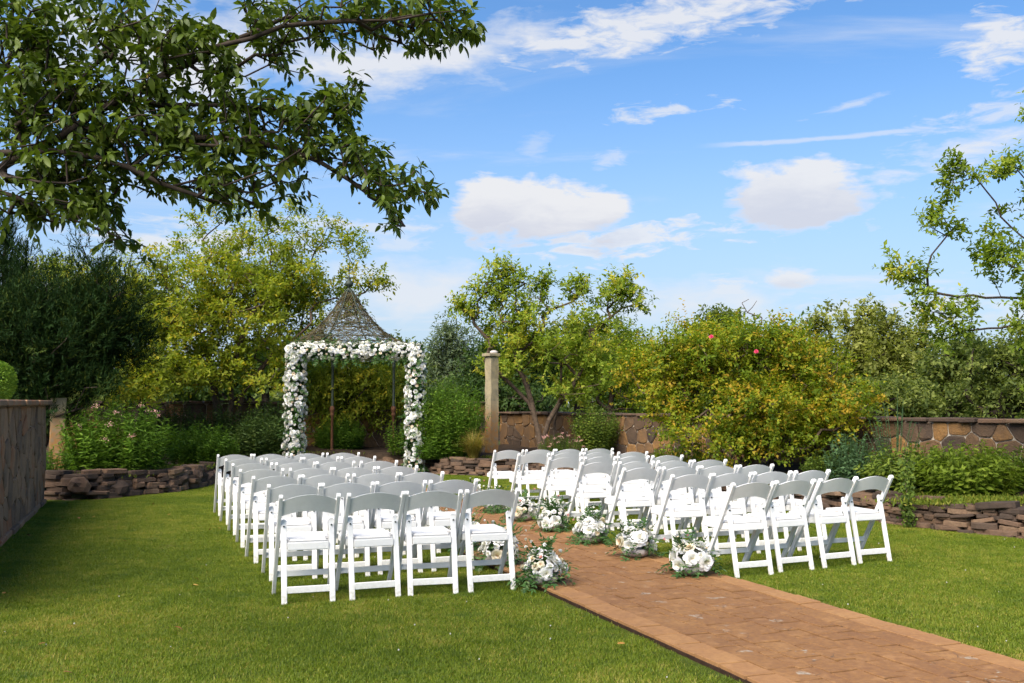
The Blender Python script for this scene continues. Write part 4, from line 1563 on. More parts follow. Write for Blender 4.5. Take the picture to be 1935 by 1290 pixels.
# --- background trees beyond the walls
FARL = dict(ns=7, slen=.6, nl=8, L=.20, Wd=.12, up=.3, spread=.85, droop=.15)
BG = [  # label, px, base py, d, blobs(px,py,rx,ry), material, tips, seed, leaf changes
    ('grey-green willow-like tree in the distance between arch and pillar', 855, 790, 44, [(855, 680, 45, 60), (830, 720, 45, 50), (880, 700, 35, 60), (850, 635, 25, 25)], 'willow', 150, 201, dict(Wd=.06, up=.5)),
    ('dim distant tree low beside the flower arch', 765, 790, 50, [(770, 690, 45, 45), (720, 710, 40, 40), (800, 730, 40, 40)], 'far', 110, 202, {}),
    ('dark green distant tree directly behind the stone pillar', 950, 790, 38, [(950, 700, 65, 60), (910, 740, 50, 45), (1000, 690, 50, 65)], 'dark', 170, 203, {}),
    ('dark green distant tree behind the open-crowned green tree', 1090, 790, 40, [(1090, 660, 60, 60), (1060, 720, 65, 50), (1130, 700, 60, 60), (1170, 680, 45, 60)], 'far', 200, 204, {}),
    ('round-topped dark tree rising above the rose bush', 1360, 800, 46, [(1370, 610, 32, 32), (1350, 660, 60, 50), (1310, 690, 60, 40), (1410, 670, 45, 45)], 'far', 170, 205, {}),
    ('small bushy tree between the rose bush and the poplars', 1475, 800, 42, [(1475, 670, 45, 40), (1450, 720, 50, 50), (1500, 720, 40, 50)], 'dark', 120, 206, {}),
    ('olive poplar standing first in the row beyond the wall', 1545, 800, 38, [(1515, 640, 13, 40), (1540, 625, 13, 40), (1562, 632, 13, 40), (1540, 680, 40, 40), (1540, 740, 45, 50)], 'poplar', 127, 207, dict(tmu=.5, up=1.2)),
    ('tallest olive poplar in the row beyond the wall', 1620, 800, 39, [(1598, 625, 13, 40), (1620, 618, 14, 40), (1648, 615, 14, 42), (1625, 675, 42, 45), (1620, 740, 48, 50)], 'poplar', 142, 208, dict(tmu=.6, up=1.2)),
    ('olive poplar standing third in the row beyond the wall', 1680, 800, 37, [(1672, 632, 13, 40), (1695, 640, 13, 40), (1682, 690, 36, 45), (1690, 745, 42, 48)], 'poplar', 120, 209, dict(tmu=.45, up=1.2)),
    ('shorter olive poplar ending the row beyond the wall', 1735, 800, 39, [(1722, 650, 13, 38), (1745, 652, 14, 38), (1762, 665, 10, 30), (1742, 705, 34, 42), (1735, 755, 42, 40)], 'poplar', 112, 210, dict(tmu=.45, up=1.2)),
    ('dark leafy tree beyond the wall next to the poplars', 1795, 800, 27, [(1790, 700, 50, 45), (1830, 690, 50, 50), (1800, 760, 65, 40)], 'far', 170, 211, dict(L=.12, Wd=.07, tmu=.3)),
    ('green tree beyond the wall below the overhanging branch', 1900, 800, 24, [(1880, 680, 60, 45), (1930, 690, 60, 60), (1900, 745, 80, 45), (1980, 700, 60, 70)], 'far', 210, 212, dict(L=.11, Wd=.06, tmu=.42)),
    ('dark tree mass behind the tall wall and juniper', 20, 790, 30, [(0, 640, 70, 80), (60, 690, 60, 70), (-60, 660, 80, 90)], 'dark', 170, 213, dict(L=.13, Wd=.07)),
    ('dim green tree behind the multi-stemmed tree', 500, 790, 34, [(520, 700, 75, 50), (440, 730, 70, 40), (590, 700, 55, 60), (350, 740, 60, 35)], 'dark', 190, 214, dict(tmu=.55)),
    ('low dark thicket tree beyond the wall behind the rose bush', 1260, 800, 33, [(1240, 745, 70, 40), (1310, 740, 60, 45), (1180, 755, 50, 35)], 'dark', 150, 215, {}),
    ('low green thicket tree beyond the wall below the poplars', 1640, 800, 25, [(1600, 765, 50, 30), (1680, 760, 60, 32), (1740, 770, 50, 28)], 'far', 140, 216, dict(L=.11, Wd=.06, tmu=.45)),
    ('low dark thicket tree behind pillar and bird-side shrub', 880, 800, 30, [(870, 760, 50, 32), (930, 760, 45, 32), (1000, 762, 55, 30)], 'dark', 130, 217, dict(L=.12, Wd=.06)),
]
for lab, px, py, d, bls, mt, nt, sd, ch in BG:
    f = W(px, py, d); f[2] = 0
    bl = [pxblob(a, b, c, e, d) for a, b, c, e in bls]
    topz = max(b[2] for b in bl)
    kw = dict(FARL); kw.update(ch)
    if d > 35:
        kw['L'] = kw['L'] * d / 46; kw['Wd'] = kw['Wd'] * d / 46; kw['ns'] = 9
    else:
        kw['slen'] = .42
    tree('distant_tree', lab.replace('bird-side ', 'leafy '), 'tree', [stem_to(f, (f[0] + .1, f[1], topz * .35), (f[0], f[1] + .1, topz * .75))], bl, nt, M[mt], M['bark_dark'], kw, rtip=.016, seed=sd, group='trees beyond the garden wall', step=.8)

# --- woods that close the horizon, too far to tell apart
r = np.random.default_rng(300)
n = 5200
a = r.uniform(R(-62), R(62), n)
dd = r.uniform(62, 95, n)
hgt = (2.6 + 1.4 * np.sin(a * 9) + 1.1 * np.sin(a * 23 + 1)) * (dd / 80)
P = np.stack([np.sin(a) * dd, np.cos(a) * dd, r.uniform(0.2, 1, n) * np.maximum(1.2, hgt)], 1)
V, F, tint = shoots(r, P, np.tile([[0, 0, 1.0]], (n, 1)), ns=2, slen=1.0, nl=6, L=.6, Wd=.4, up=.3, spread=.8, spans=.7)
tag(link('far_woods', np_mesh('far_woods', V, F, M['far'], tint)), 'low band of far dark woodland along the horizon', 'woods', kind='stuff')

# --- tree at the right edge of the frame
D4 = 11.0
Ws = lambda x, y, d: W(x + 46, y + 36 if y < 600 else y, d)
pxs = lambda x, y, *a: pxblob(x + 46, y + 36 if y < 600 else y, *a)
f = np.array([7.6, 11.9, 0.0])
K4 = [Ws(1935, 445, D4), Ws(1860, 395, D4), Ws(1830, 340, D4), Ws(1815, 325, D4)]
hub = np.array([7.4, 11.7, 2.2])
hub2 = np.array([7.1, 11.5, 3.0])
st = [stem_to(f, hub, hub2, Ws(1990, 470, D4), *K4), stem_to(hub, W(2000, 560, D4), Ws(1900, 525, D4), Ws(1800, 530, D4), Ws(1705, 512, D4)),
      stem_to(hub, W(2010, 640, D4), Ws(1900, 610, D4), Ws(1830, 620, D4), Ws(1790, 625, D4)), stem_to(hub2, W(2010, 400, D4), Ws(1935, 350, D4), Ws(1905, 320, D4)), stem_to(hub2, (7.3, 11.8, 4.2), (7.0, 11.4, 5.2)),
      stem_to(hub, W(2020, 700, D4 + .3), Ws(1890, 690, D4 + .3)), stem_to(hub2, (8.4, 11.6, 4.0), (9.0, 11.2, 4.6))]
bl = [pxs(1850, 370, 45, 45, D4, .3), pxs(1830, 440, 55, 45, D4, .35), pxs(1880, 480, 70, 60, D4, .4), pxs(1800, 560, 50, 45, D4, .3), pxs(1880, 570, 75, 50, D4, .4), pxs(1920, 640, 80, 60, D4, .4), pxs(1925, 360, 35, 45, D4, .3),
      pxs(1900, 690, 60, 40, D4 + .3, .4), pxs(2060, 450, 80, 90, D4, .9), pxs(2080, 600, 100, 120, D4, 1.0), (7.4, 11.6, 4.8, 1.3, 1.1, .8)]
spr = np.array([W(x, y, D4) for x, y in [(1815, 318), (1805, 345), (1850, 330), (1900, 322), (1925, 318), (1755, 425), (1770, 405), (1695, 508), (1710, 512), (1730, 520), (1765, 560), (1752, 580), (1785, 590), (1795, 440), (1800, 610), (1785, 632), (1830, 625), (1745, 520)]])
tree('crabapple_tree', 'light-leaved tree reaching in above the wall on the poplar side', 'tree', st, bl, 300, M['lime'], M['bark_dark'],
     dict(ns=9, slen=.19, nl=8, L=.062, Wd=.032, up=.2, spread=.8, droop=.25, tmu=.38, tsd=.15), rtip=.0035, seed=18, extra=60, fixed=np.repeat(spr, 2, 0) + rng.normal(0, .03, (36, 3)), rmax=.09, step=.16, jit=.03, lazy=.15)

# --- dark juniper and spires behind the tall wall
DJ = 16.5
f = W(60, 870, DJ); f[2] = .1
plume = [W(x, y, DJ + o) for x, y, o in [(195, 497, 0), (215, 540, 0), (235, 600, .2), (240, 625, 0), (228, 660, 0), (205, 690, 0), (150, 530, .3), (130, 570, .1), (175, 580, -.3), (160, 640, -.4), (190, 620, -.3), (120, 640, -.4), (100, 600, 0), (85, 560, .2), (150, 700, -.4), (100, 700, -.4), (60, 660, -.3), (40, 600, 0), (185, 720, -.2),
         (215, 580, 0), (170, 545, .2), (70, 720, -.4), (130, 735, -.3), (200, 650, -.3)]]
r = np.random.default_rng(41)
pl = np.repeat(np.array(plume), 4, 0)
pl = pl + r.normal(0, .22, pl.shape)
bl = [pxblob(110, 660, 95, 80, DJ, .8), pxblob(60, 640, 70, 90, DJ, .8), pxblob(170, 640, 55, 70, DJ, .6), pxblob(40, 720, 60, 50, DJ, .7)]
tree('juniper', 'dark green juniper with plumed branches rising behind the tall wall', 'tree', [stem_to(f, W(80, 760, DJ), W(95, 650, DJ)), stem_to(f, W(110, 740, DJ), W(160, 640, DJ)), stem_to(f, W(40, 700, DJ), W(30, 600, DJ))], bl, 430, M['juniper'], M['bark_dark'],
     dict(ns=8, slen=.42, nl=24, L=.075, Wd=.016, up=.30, spread=.45, droop=-.1, ang=.45, tmu=.42, clump=.2), rtip=.006, seed=42, extra=160, fixed=pl)
jn = bpy.data.objects['juniper']
r = np.random.default_rng(48)
JP, JD = [], []
for t in np.concatenate([np.array(plume), np.array(plume) + r.normal(0, .25, (len(plume), 3))]):
    b0 = t + np.array([-.75, .1, -.62]) * r.uniform(.8, 1.4) + r.normal(0, .12, 3)
    for s in np.linspace(0, 1, 26):
        q = b0 + (t - b0) * s + np.array([.0, 0, -.10]) * math.sin(s * math.pi)
        JP.append(q + r.normal(0, .05 * (1.1 - s), 3)); JD.append(t - b0)
V, F, tint = shoots(r, np.array(JP), np.array(JD), ns=4, slen=.17, nl=12, L=.055, Wd=.013, up=.15, spread=.42, droop=.0, ang=.5, tmu=.5, clump=.2)
link('plumes', np_mesh('plumes', V - np.array(jn.location), F, M['juniper'], tint), jn)
for (x, top, wd, d, sd) in ((12, 432, 26, 17.5, 43), (42, 478, 15, 17.2, 44)):
    f = W(x, 870, d); f[2] = .1
    bl = []
    for q in np.linspace(0, 1, 9):
        bl.append(pxblob(x, top + 12 + q * (740 - top), wd * (.25 + .75 * q ** .6), 28, d, wd * (.25 + .75 * q ** .6) * d / FPX, .3 + q))
    tp = W(x, top, d)
    tree('conifer', 'tall narrow dark conifer spire at the very edge of the garden' if sd == 43 else 'thin second conifer spire beside the juniper', 'tree', [stem_to(f, (tp[0], tp[1], tp[2] * .5), tp)], bl, 230, M['juniper'], M['bark_dark'],
         dict(ns=7, slen=.26, nl=20, L=.065, Wd=.013, up=1.0, spread=.45, droop=-.2, ang=.45, tmu=.35), rtip=.005, seed=sd)
# clipped ball bush showing over the tall wall
c = W(-14, 722, 13.6)
r = np.random.default_rng(45)
d = norm(r.normal(0, 1, (5200, 3)))
tb = tag(empty('clipped_bush', (c[0], c[1], 0)), 'round clipped bright green bush peeking over the tall wall', 'shrub')
V, F = leaf_tris(np.array([0, 0, c[2]]) + d * .30 * r.uniform(.8, 1.0, (5200, 1)), d + r.normal(0, .6, d.shape), d + r.normal(0, .5, d.shape), r.uniform(.025, .04, 5200), r.uniform(.014, .022, 5200))
link('foliage', np_mesh('ball', V, F, M['lance'], np.repeat(np.clip(r.normal(.7, .2, 5200), 0, 1), 2)), tb)
V, F = frusta(np.array([[0, 0, 0.0]]), np.array([[0, 0, c[2]]]), np.array([.04]), np.array([.03]), 8)
link('stem', np_mesh('stem', V, F, M['bark']), tb)


# --- herbaceous shrubs: many upright stems with leaves along them
def clump(name, label, foot, rad, h, nst, mat, L, Wd, seed, nl=16, lean=.35, group=None, cat='shrub', tmu=.45, droop=.25, profile=.5, flower=None, ang=1.0, start=.12):
    """stems rise from an ellipse rad=(rx,ry) around foot and fan outward"""
    r = np.random.default_rng(seed)
    t = tag(empty(name, tuple(foot)), label, cat, group)
    q = np.sqrt(r.uniform(0, 1, nst))
    a = r.uniform(0, 6.283, nst)
    B = np.stack([np.cos(a) * q * rad[0] * .75, np.sin(a) * q * rad[1] * .75, np.zeros(nst)], 1)
    hh = h * (1 - profile * q ** 2) * r.uniform(.8, 1.08, nst)
    Dv = np.stack([np.cos(a) * q * lean + r.normal(0, .08, nst), np.sin(a) * q * lean + r.normal(0, .08, nst), np.ones(nst)], 1)
    E = B + Dv * hh[:, None] * np.array([1, 1, 1])
    E[:, 2] = hh
    mid = (B + E) / 2 + r.normal(0, .02, B.shape)
    V1, F1 = frusta(np.concatenate([B, mid]), np.concatenate([mid, E]), np.full(2 * nst, .005), np.full(2 * nst, .0035), 4)
    link('stems', np_mesh('stems', V1, F1, M[mat], np.full(len(F1), .3)), t)
    s = start + (1 - start) * (np.arange(nl) + r.uniform(0, 1, (nst, 1))) / nl
    s = np.minimum(s, 1)
    Q = B[:, None] * (1 - s)[..., None] + E[:, None] * s[..., None]
    D = norm(E - B)
    A_, B_ = frames(D)
    th = np.arange(nl) * 2.4 + r.uniform(0, 6.28, (nst, 1))
    rd = A_[:, None] * np.cos(th)[..., None] + B_[:, None] * np.sin(th)[..., None]
    LD = rd * ang + D[:, None] * .5 + r.normal(0, .2, rd.shape) + np.array([0, 0, -droop])
    LN = D[:, None] + r.normal(0, .3, rd.shape)
    sz = r.uniform(.7, 1.2, s.shape) * (1.1 - .4 * s)
    V, F = leaf_tris(Q.reshape(-1, 3), LD.reshape(-1, 3), LN.reshape(-1, 3), (L * sz).ravel(), (Wd * sz).ravel(), .2)
    tint = np.clip(tmu + r.normal(0, .12, (nst, 1)) + r.normal(0, .15, s.shape), 0, 1)
    link('foliage', np_mesh('foliage', V, F, M[mat], np.repeat(tint.ravel(), 2)), t)
    if flower:
        mt, nf, sz = flower
        pick = r.choice(nst, nf, replace=False)
        n = 26
        P = np.repeat(E[pick], n, 0) + r.normal(0, sz, (nf * n, 3)) * np.array([1, 1, .6])
        V, F = leaf_tris(P, r.normal(0, 1, P.shape) + [0, 0, .6], r.normal(0, 1, P.shape), np.full(len(P), sz * .8), np.full(len(P), sz * .5))
        tag(link('flower_heads', np_mesh('flower_heads', V, F, M[mt], np.repeat(r.uniform(.2, .8, len(P)), 2)), t), kind='stuff')
    return t


def bed(px, py, d):
    p = W(px, py, d); p[2] = BZ - .03
    return p


clump('leafy_shrub', 'large leafy perennial clump with lance-shaped leaves above the low wall', bed(222, 880, 16.2), (.95, .6), 1.22, 260, 'lance', .15, .036, 61, nl=22, flower=('pink', 14, .03))
clump('leafy_shrub', 'low rounded green shrub between the big perennial clump and the arch', bed(383, 862, 18.4), (.72, .5), .82, 240, 'lance', .10, .038, 62, nl=16, tmu=.4, profile=.6)
clump('leafy_shrub', 'small lance-leaved plant tucked at the foot of the shaded pillar', bed(103, 905, 15.2), (.2, .2), .5, 30, 'lance', .12, .032, 63, nl=12, tmu=.35)
clump('goldenrod', 'yellowing upright plant rising beside the shaded pillar', bed(165, 860, 17.6), (.28, .3), 1.5, 50, 'olive', .09, .022, 64, nl=26, tmu=.6, flower=('straw', 20, .035))
clump('leafy_shrub', 'dark rhododendron-like shrub beside the flower arch post', bed(490, 862, 20.6), (.5, .45), .95, 170, 'dark', .12, .042, 65, nl=14, tmu=.6)
clump('leafy_shrub', 'tall dark evergreen shrub in front of the dim wall behind the big perennial clump', bed(325, 850, 21.2), (.8, .4), 1.15, 230, 'dark', .12, .045, 91, nl=18, tmu=.5)
clump('leafy_shrub', 'dark evergreen shrub around the stems of the multi-stemmed tree', bed(425, 850, 21.6), (.75, .4), 1.05, 220, 'dark', .12, .045, 92, nl=18, tmu=.4)
clump('leafy_shrub', 'shaded evergreen shrub between the multi-stemmed tree and the arch', bed(510, 850, 22.0), (.6, .4), 1.2, 190, 'dark', .12, .045, 93, nl=18, tmu=.45)
clump('leafy_shrub', 'dense dark green shrub seen low through the flower arch', bed(642, 862, 23.4), (.62, .5), .85, 260, 'lance', .12, .03, 66, nl=16, tmu=.3)
clump('leafy_shrub', 'small light green plant beside the rear arch post', bed(752, 872, 21.9), (.28, .25), .75, 50, 'lance', .11, .045, 67, nl=10, tmu=.75)
clump('leafy_shrub', 'big bright green shrub between the flower arch and the ornamental grass', bed(845, 880, 20.6), (.75, .6), 1.62, 420, 'lance', .12, .03, 68, nl=24, tmu=.62, profile=.45, lean=.28)
clump('leafy_shrub', 'dark green low shrub at the foot of the arch post', bed(815, 893, 20.3), (.3, .25), .5, 80, 'lance', .11, .03, 69, nl=12, tmu=.25)
clump('climbing_plant', 'upright bushy climber against the stone wall beside the green tree', bed(1125, 865, 21.2), (.38, .3), 1.05, 170, 'mid', .085, .045, 70, nl=18, tmu=.75, profile=.3)
clump('aster', 'low wild aster with small pinkish heads under the green tree', bed(1060, 880, 20.8), (.6, .3), .5, 120, 'mid', .05, .018, 71, nl=12, tmu=.6, flower=('pink', 22, .02))
clump('leafy_shrub', 'yellowish low growth under the rose bush edge', bed(1300, 880, 16.6), (.8, .3), .5, 150, 'rose', .06, .035, 72, nl=10, tmu=.4)
clump('leafy_shrub', 'blue-green feathery plant growing against the wall past the rose bush', bed(1610, 905, 14.2), (.35, .3), .72, 110, 'blue', .09, .035, 73, nl=14)
clump('leafy_shrub', 'tall thin feathery plant reaching the wall cap stones', bed(1690, 900, 13.6), (.14, .14), 1.28, 26, 'blue', .07, .014, 74, nl=34, tmu=.5)
clump('peony_plant', 'bright green leafy peony plant beside the trailing ivy', bed(1722, 905, 12.7), (.55, .35), .62, 150, 'mid', .115, .052, 75, nl=16, tmu=.85, lean=.7)
clump('peony_plant', 'wide yellow-green peony plant growing above the curved slab wall', bed(1830, 925, 12.1), (.62, .4), .66, 190, 'lime', .115, .052, 76, nl=16, tmu=.35, lean=.7)
clump('peony_plant', 'peony plant at the far end of the bed against the wall', bed(1925, 915, 12.4), (.5, .35), .58, 150, 'mid', .115, .052, 77, nl=16, tmu=.85, lean=.7)
clump('leafy_shrub', 'small green plant under the wall behind the outermost chairs', bed(1560, 905, 14.6), (.35, .3), .45, 80, 'mid', .08, .035, 78, nl=11, tmu=.6)

# ornamental grass
r = np.random.default_rng(80)
f = bed(895, 880, 19.9)
og = tag(empty('ornamental_grass', tuple(f)), 'yellowing ornamental grass tuft at the foot of the stone pillar', 'grass')
n = 900
a = r.uniform(0, 6.283, n)
ln = r.uniform(.35, .75, n)
P = np.stack([np.cos(a) * .08, np.sin(a) * .08, np.zeros(n)], 1) * r.uniform(0, 1, (n, 1))
le = r.uniform(.1, .9, n)
D1_ = np.stack([np.cos(a) * le * .6, np.sin(a) * le * .6, np.ones(n)], 1)
Pm = P + norm(D1_) * (ln * .55)[:, None]
D2_ = np.stack([np.cos(a) * le * 1.6, np.sin(a) * le * 1.6, .6 - le], 1)
S = np.stack([-np.sin(a), np.cos(a), np.zeros(n)], 1) * .004
Pe = Pm + norm(D2_) * (ln * .45)[:, None]
V = np.stack([P - S, P + S, Pm + S, Pm - S, Pe], 1).reshape(-1, 3)
b = (np.arange(n) * 5)[:, None]
F = np.concatenate([b + [[0, 1, 2]], b + [[0, 2, 3]], b + [[3, 2, 4]]], 1).reshape(-1, 3)
link('foliage', np_mesh('blades', V, F, M['straw'], np.repeat(np.clip(r.normal(.4, .25, n), 0, 1), 3)), og)

# trailing ivy over the curved wall
r = np.random.default_rng(81)
f = G(1716, 997)
iv = tag(empty('trailing_ivy', (f[0], f[1], 0)), 'trailing strand of ivy hanging down over the low slab wall', 'ivy')
n = 420
t = r.uniform(0, 1, n)
back = norm(np.array([[f[0], f[1], 0]]))[0]
P = np.stack([r.normal(0, .034, n), np.zeros(n), .06 + t * .72], 1) + back * np.where(t < .45, -.06, -.06 + (t - .45) * .75)[:, None] + r.normal(0, .02, (n, 3))
V, F = leaf_tris(P, r.normal(0, .5, (n, 3)) + [0, -.4, -.6], r.normal(0, .5, (n, 3)) + [0, -1, .2], r.uniform(.035, .055, n), r.uniform(.03, .045, n))
link('foliage', np_mesh('ivy_leaves', V, F, M['mid'], np.repeat(np.clip(r.normal(.5, .25, n), 0, 1), 2)), iv)
k = np.linspace(0, 1, 12)
pts = np.stack([np.sin(k * 7) * .02, np.zeros(12), .06 + k * .72], 1) + back * np.where(k < .45, -.05, -.05 + (k - .45) * .75)[:, None]
V, F = frusta(pts[:-1], pts[1:], np.full(11, .005), np.full(11, .004), 4)
link('stem', np_mesh('ivy_stem', V, F, M['bark']), iv)

# moss and low ground cover on the beds
r = np.random.default_rng(82)
spots = [(1860, 942, 11.6, 1.0, .35, 5200), (1760, 935, 12.2, .5, .3, 700), (960, 880, 20.3, 1.4, .35, 1500), (1150, 890, 19.0, 1.2, .4, 900), (335, 893, 17.6, .7, .3, 800), (150, 915, 15.4, .9, .3, 500), (1560, 925, 14.0, .8, .4, 700), (600, 872, 22.2, .8, .3, 400), (1400, 905, 15.4, 1.5, .3, 700)]
PV, PF, PT, off = [], [], [], 0
for px, py, d, rx, ry, n in spots:
    c = W(px, py, d)
    q = r.normal(0, .45, (n, 2)) * [rx, ry]
    P = np.stack([c[0] + q[:, 0] * math.cos(AX) - q[:, 1] * math.sin(AX) * .2, c[1] + q[:, 1] + q[:, 0] * (.1 if px > 1500 else 0), np.full(n, BZ - .03)], 1) + r.normal(0, .015, (n, 3))
    V, F = leaf_tris(P, r.normal(0, .5, (n, 3)) + [0, 0, .9], r.normal(0, 1, (n, 3)), r.uniform(.03, .075, n), r.uniform(.012, .024, n))
    PV.append(V); PF.append(F + off); off += len(V)
    PT.append(np.repeat(np.clip(r.normal(.5, .25, n), 0, 1), 2))
tag(link('ground_cover', np_mesh('ground_cover', np.concatenate(PV), np.concatenate(PF), M['moss'], np.concatenate(PT))), 'low moss and grass growing on the raised beds', 'ground cover', kind='stuff')
# ------------------------------------------------------------------ crab apple whose branches hang into the top of the view
def leaf_unit(seed):
    """one real leaf along +Y, folded and curled, length 1"""
    r = np.random.default_rng(seed)
    ys = [0, .14, .38, .66, .88, 1.0]
    ws = [.02, .15, .215, .17, .07, 0.0]
    curl = r.uniform(.05, .3)
    fold = r.uniform(.1, .4)
    tw = r.normal(0, .12)
    V, F = [], []
    for y, w in zip(ys, ws):
        zc = -curl * y * y
        for q in (-1, 0, 1):
            V.append((w * q + tw * y * y * .3, y - .04 * abs(q), zc + abs(q) * w * fold + r.normal(0, .006)))
    for j in range(5):
        for q in range(2):
            k = j * 3 + q
            F.append((k, k + 1, k + 4, k + 3))
    return np.array(V), np.array(F)


LEAVES = [leaf_unit(500 + i) for i in range(6)]
LEAFM = [[np_mesh('leaf', v, f, M['apple'], np.full(len(f), t), True) for v, f in LEAVES] for t in (.25, .45, .62, .8)]


def px3(pts, d):
    return [tuple(W(x, y, d + (q[0] if q else 0))) for x, y, *q in pts]


r = np.random.default_rng(55)
DF = 4.6
foot = np.array([-4.5, 4.9, 0.0])
hub = np.array([-4.2, 4.8, 1.9])
hub2 = np.array([-3.4, 4.7, 2.6])
stems = [
    [tuple(foot), tuple(hub), tuple(hub2)] + px3([(-60, 330), (0, 314), (62, 276), (133, 250), (238, 178), (333, 133), (404, 90), (504, 52), (570, 10), (640, -40)], DF),
    [tuple(hub2)] + px3([(60, 290), (133, 285), (214, 300), (285, 342), (380, 371), (440, 385)], DF - .1),
    px3([(133, 250), (238, 238), (333, 257), (475, 266), (566, 285), (666, 342), (735, 395), (770, 425)], DF),
    px3([(238, 178), (304, 204), (475, 200), (547, 209), (610, 225), (660, 200)], DF),
    px3([(234, 180), (238, 109), (276, 62), (300, 0), (320, -70)], DF),
    px3([(404, 90), (520, 60), (571, 38), (700, 42), (800, 30), (880, 20)], DF - .2),
    [tuple(hub2)] + px3([(-40, 200), (60, 98), (120, 110), (180, 120)], DF + .3),
    [tuple(hub2)] + px3([(-30, 350), (60, 390), (150, 420), (230, 450)], DF - .1),
    [tuple(hub2)] + px3([(0, 180), (120, 184), (200, 170)], DF + .4),
    [tuple(hub2), (-2.9, 4.9, 3.6), (-2.4, 5.0, 4.5)],
    [tuple(hub), (-4.9, 5.2, 3.2), (-5.4, 5.6, 4.0)],
    px3([(620, 300), (690, 310), (760, 350), (810, 345)], DF),
]
fb = [(50, 90, 100, 100), (60, 230, 90, 70), (110, 330, 110, 55), (50, 395, 60, 35), (170, 395, 70, 40), (215, 445, 28, 22), (230, 60, 80, 70), (330, 95, 75, 60), (280, 185, 90, 50), (190, 265, 110, 55), (330, 260, 100, 45),
      (290, 330, 80, 35), (410, 335, 75, 35), (430, 368, 55, 22), (450, 205, 95, 35), (415, 120, 55, 45), (530, 95, 55, 40), (500, 30, 60, 40), (600, 50, 50, 40), (690, 40, 65, 38), (790, 45, 60, 35), (850, 40, 40, 40),
      (555, 225, 65, 35), (635, 205, 48, 42), (672, 150, 18, 28), (595, 280, 75, 35), (680, 310, 55, 35), (725, 360, 45, 36), (785, 350, 32, 22), (752, 410, 22, 28), (480, 275, 80, 35), (520, 335, 60, 25), (130, 180, 90, 60)]
bl = [pxblob(a, b, c_, e, DF, .38) for a, b, c_, e in fb]
tips = blob_pts(r, bl, 1300, .6)
more = [(-2.6, 4.8, 3.6, 1.0, .7, .35), (-1.2, 4.7, 3.6, .9, .6, .15), (-3.6, 4.8, 3.8, 1.0, .9, .6), (-4.2, 4.8, 3.2, .9, 1.0, .8), (-3.3, 4.6, 3.2, .6, .6, .5), (-5.2, 5.3, 3.9, .8, .8, .8)]
tips = np.concatenate([tips, blob_pts(r, more, 190, .5)])
PA, par, load, ends = grow(r, stems, tips, .16, jit=.018, wander=.15, lazy=.3, sag=.05)
ct = tag(empty('crabapple_tree', tuple(foot)), 'crab apple whose dark leafy branches hang across the top of the view', 'tree')
wood('trunk', PA, par, np.where(PA[:, 0] > -2.7, np.minimum(load, 260), load * 6), .0024, ct, M['bark_dark'], foot, power=.36, rmax=.10)
P, D = PA[ends], PA[ends] - PA[par[ends]]
thin = np.where((load <= 2) & (par >= 0))[0]
pick = r.choice(thin, min(len(thin), 900), replace=False)
P = np.concatenate([P, PA[pick]]); D = np.concatenate([D, PA[pick] - PA[par[pick]]])
nl, ns = 7, 1
n = len(P)
Dn = norm(norm(D) + r.normal(0, .5, (n, 3)) + [0, 0, .1])
A_, B_ = frames(Dn)
t = (np.arange(nl) + .4) / nl
sl = r.uniform(.04, .14, n)
Q = P[:, None] + Dn[:, None] * (sl[:, None] * t)[..., None]
th = r.uniform(0, 6.28, (n, 1)) + np.arange(nl) * 2.4 + r.normal(0, .4, (n, nl))
rd = A_[:, None] * np.cos(th)[..., None] + B_[:, None] * np.sin(th)[..., None]
LD = norm(rd * .8 + Dn[:, None] * .5 + r.normal(0, .25, (n, nl, 3)) + np.array([0, 0, -.55]))
LN = np.array([0, 0, 1.0]) + rd * .3 + r.normal(0, .4, (n, nl, 3))
Q, LD, LN = Q.reshape(-1, 3), LD.reshape(-1, 3), LN.reshape(-1, 3)
Sx = norm(np.cross(LD, LN)); LN = np.cross(Sx, LD)
LL = r.uniform(.030, .068, len(Q))
tb_ = np.repeat(r.integers(0, 3, n), nl) + (r.uniform(0, 1, n * nl) < .25)
kind = r.integers(0, 6, len(Q))
rel_ = Q - np.array([0, 0, CAM_H])
fy_ = rel_[:, 1] * CP + rel_[:, 2] * SP
fz_ = -rel_[:, 1] * SP + rel_[:, 2] * CP
pxx, pyy = 967.5 + FPX * rel_[:, 0] / fy_, 645 - FPX * fz_ / fy_
inview = (pxx > 5) & (pxx < 1930) & (pyy > 5) & (pyy < 500)
size = np.where(inview, LL / fy_ * (np.abs(LN[:, 1]) + .4), 0)
big = set(np.argsort(-size)[:290].tolist())
MV, MF, MT, off = [], [], [], 0
for i in range(len(Q)):
    rot = np.stack([Sx[i], LD[i], LN[i]], 1)
    if i in big:
        o = link('leaf', LEAFM[min(3, tb_[i])][kind[i]], ct, tuple(Q[i] - foot))
        m = Matrix(rot.tolist()).to_4x4()
        o.rotation_euler = m.to_euler()
        o.scale = (LL[i],) * 3
    else:
        v, f_ = LEAVES[kind[i]]
        MV.append(v * LL[i] @ rot.T + Q[i] - foot); MF.append(f_ + off); off += len(v)
        MT.append(np.full(len(f_), (.25, .45, .62, .8)[min(3, tb_[i])] + (.35 if r.uniform() < .012 else 0)))
tag(link('crown', np_mesh('crown', np.concatenate(MV), np.concatenate(MF), M['apple'], np.concatenate(MT), True), ct), kind='stuff')
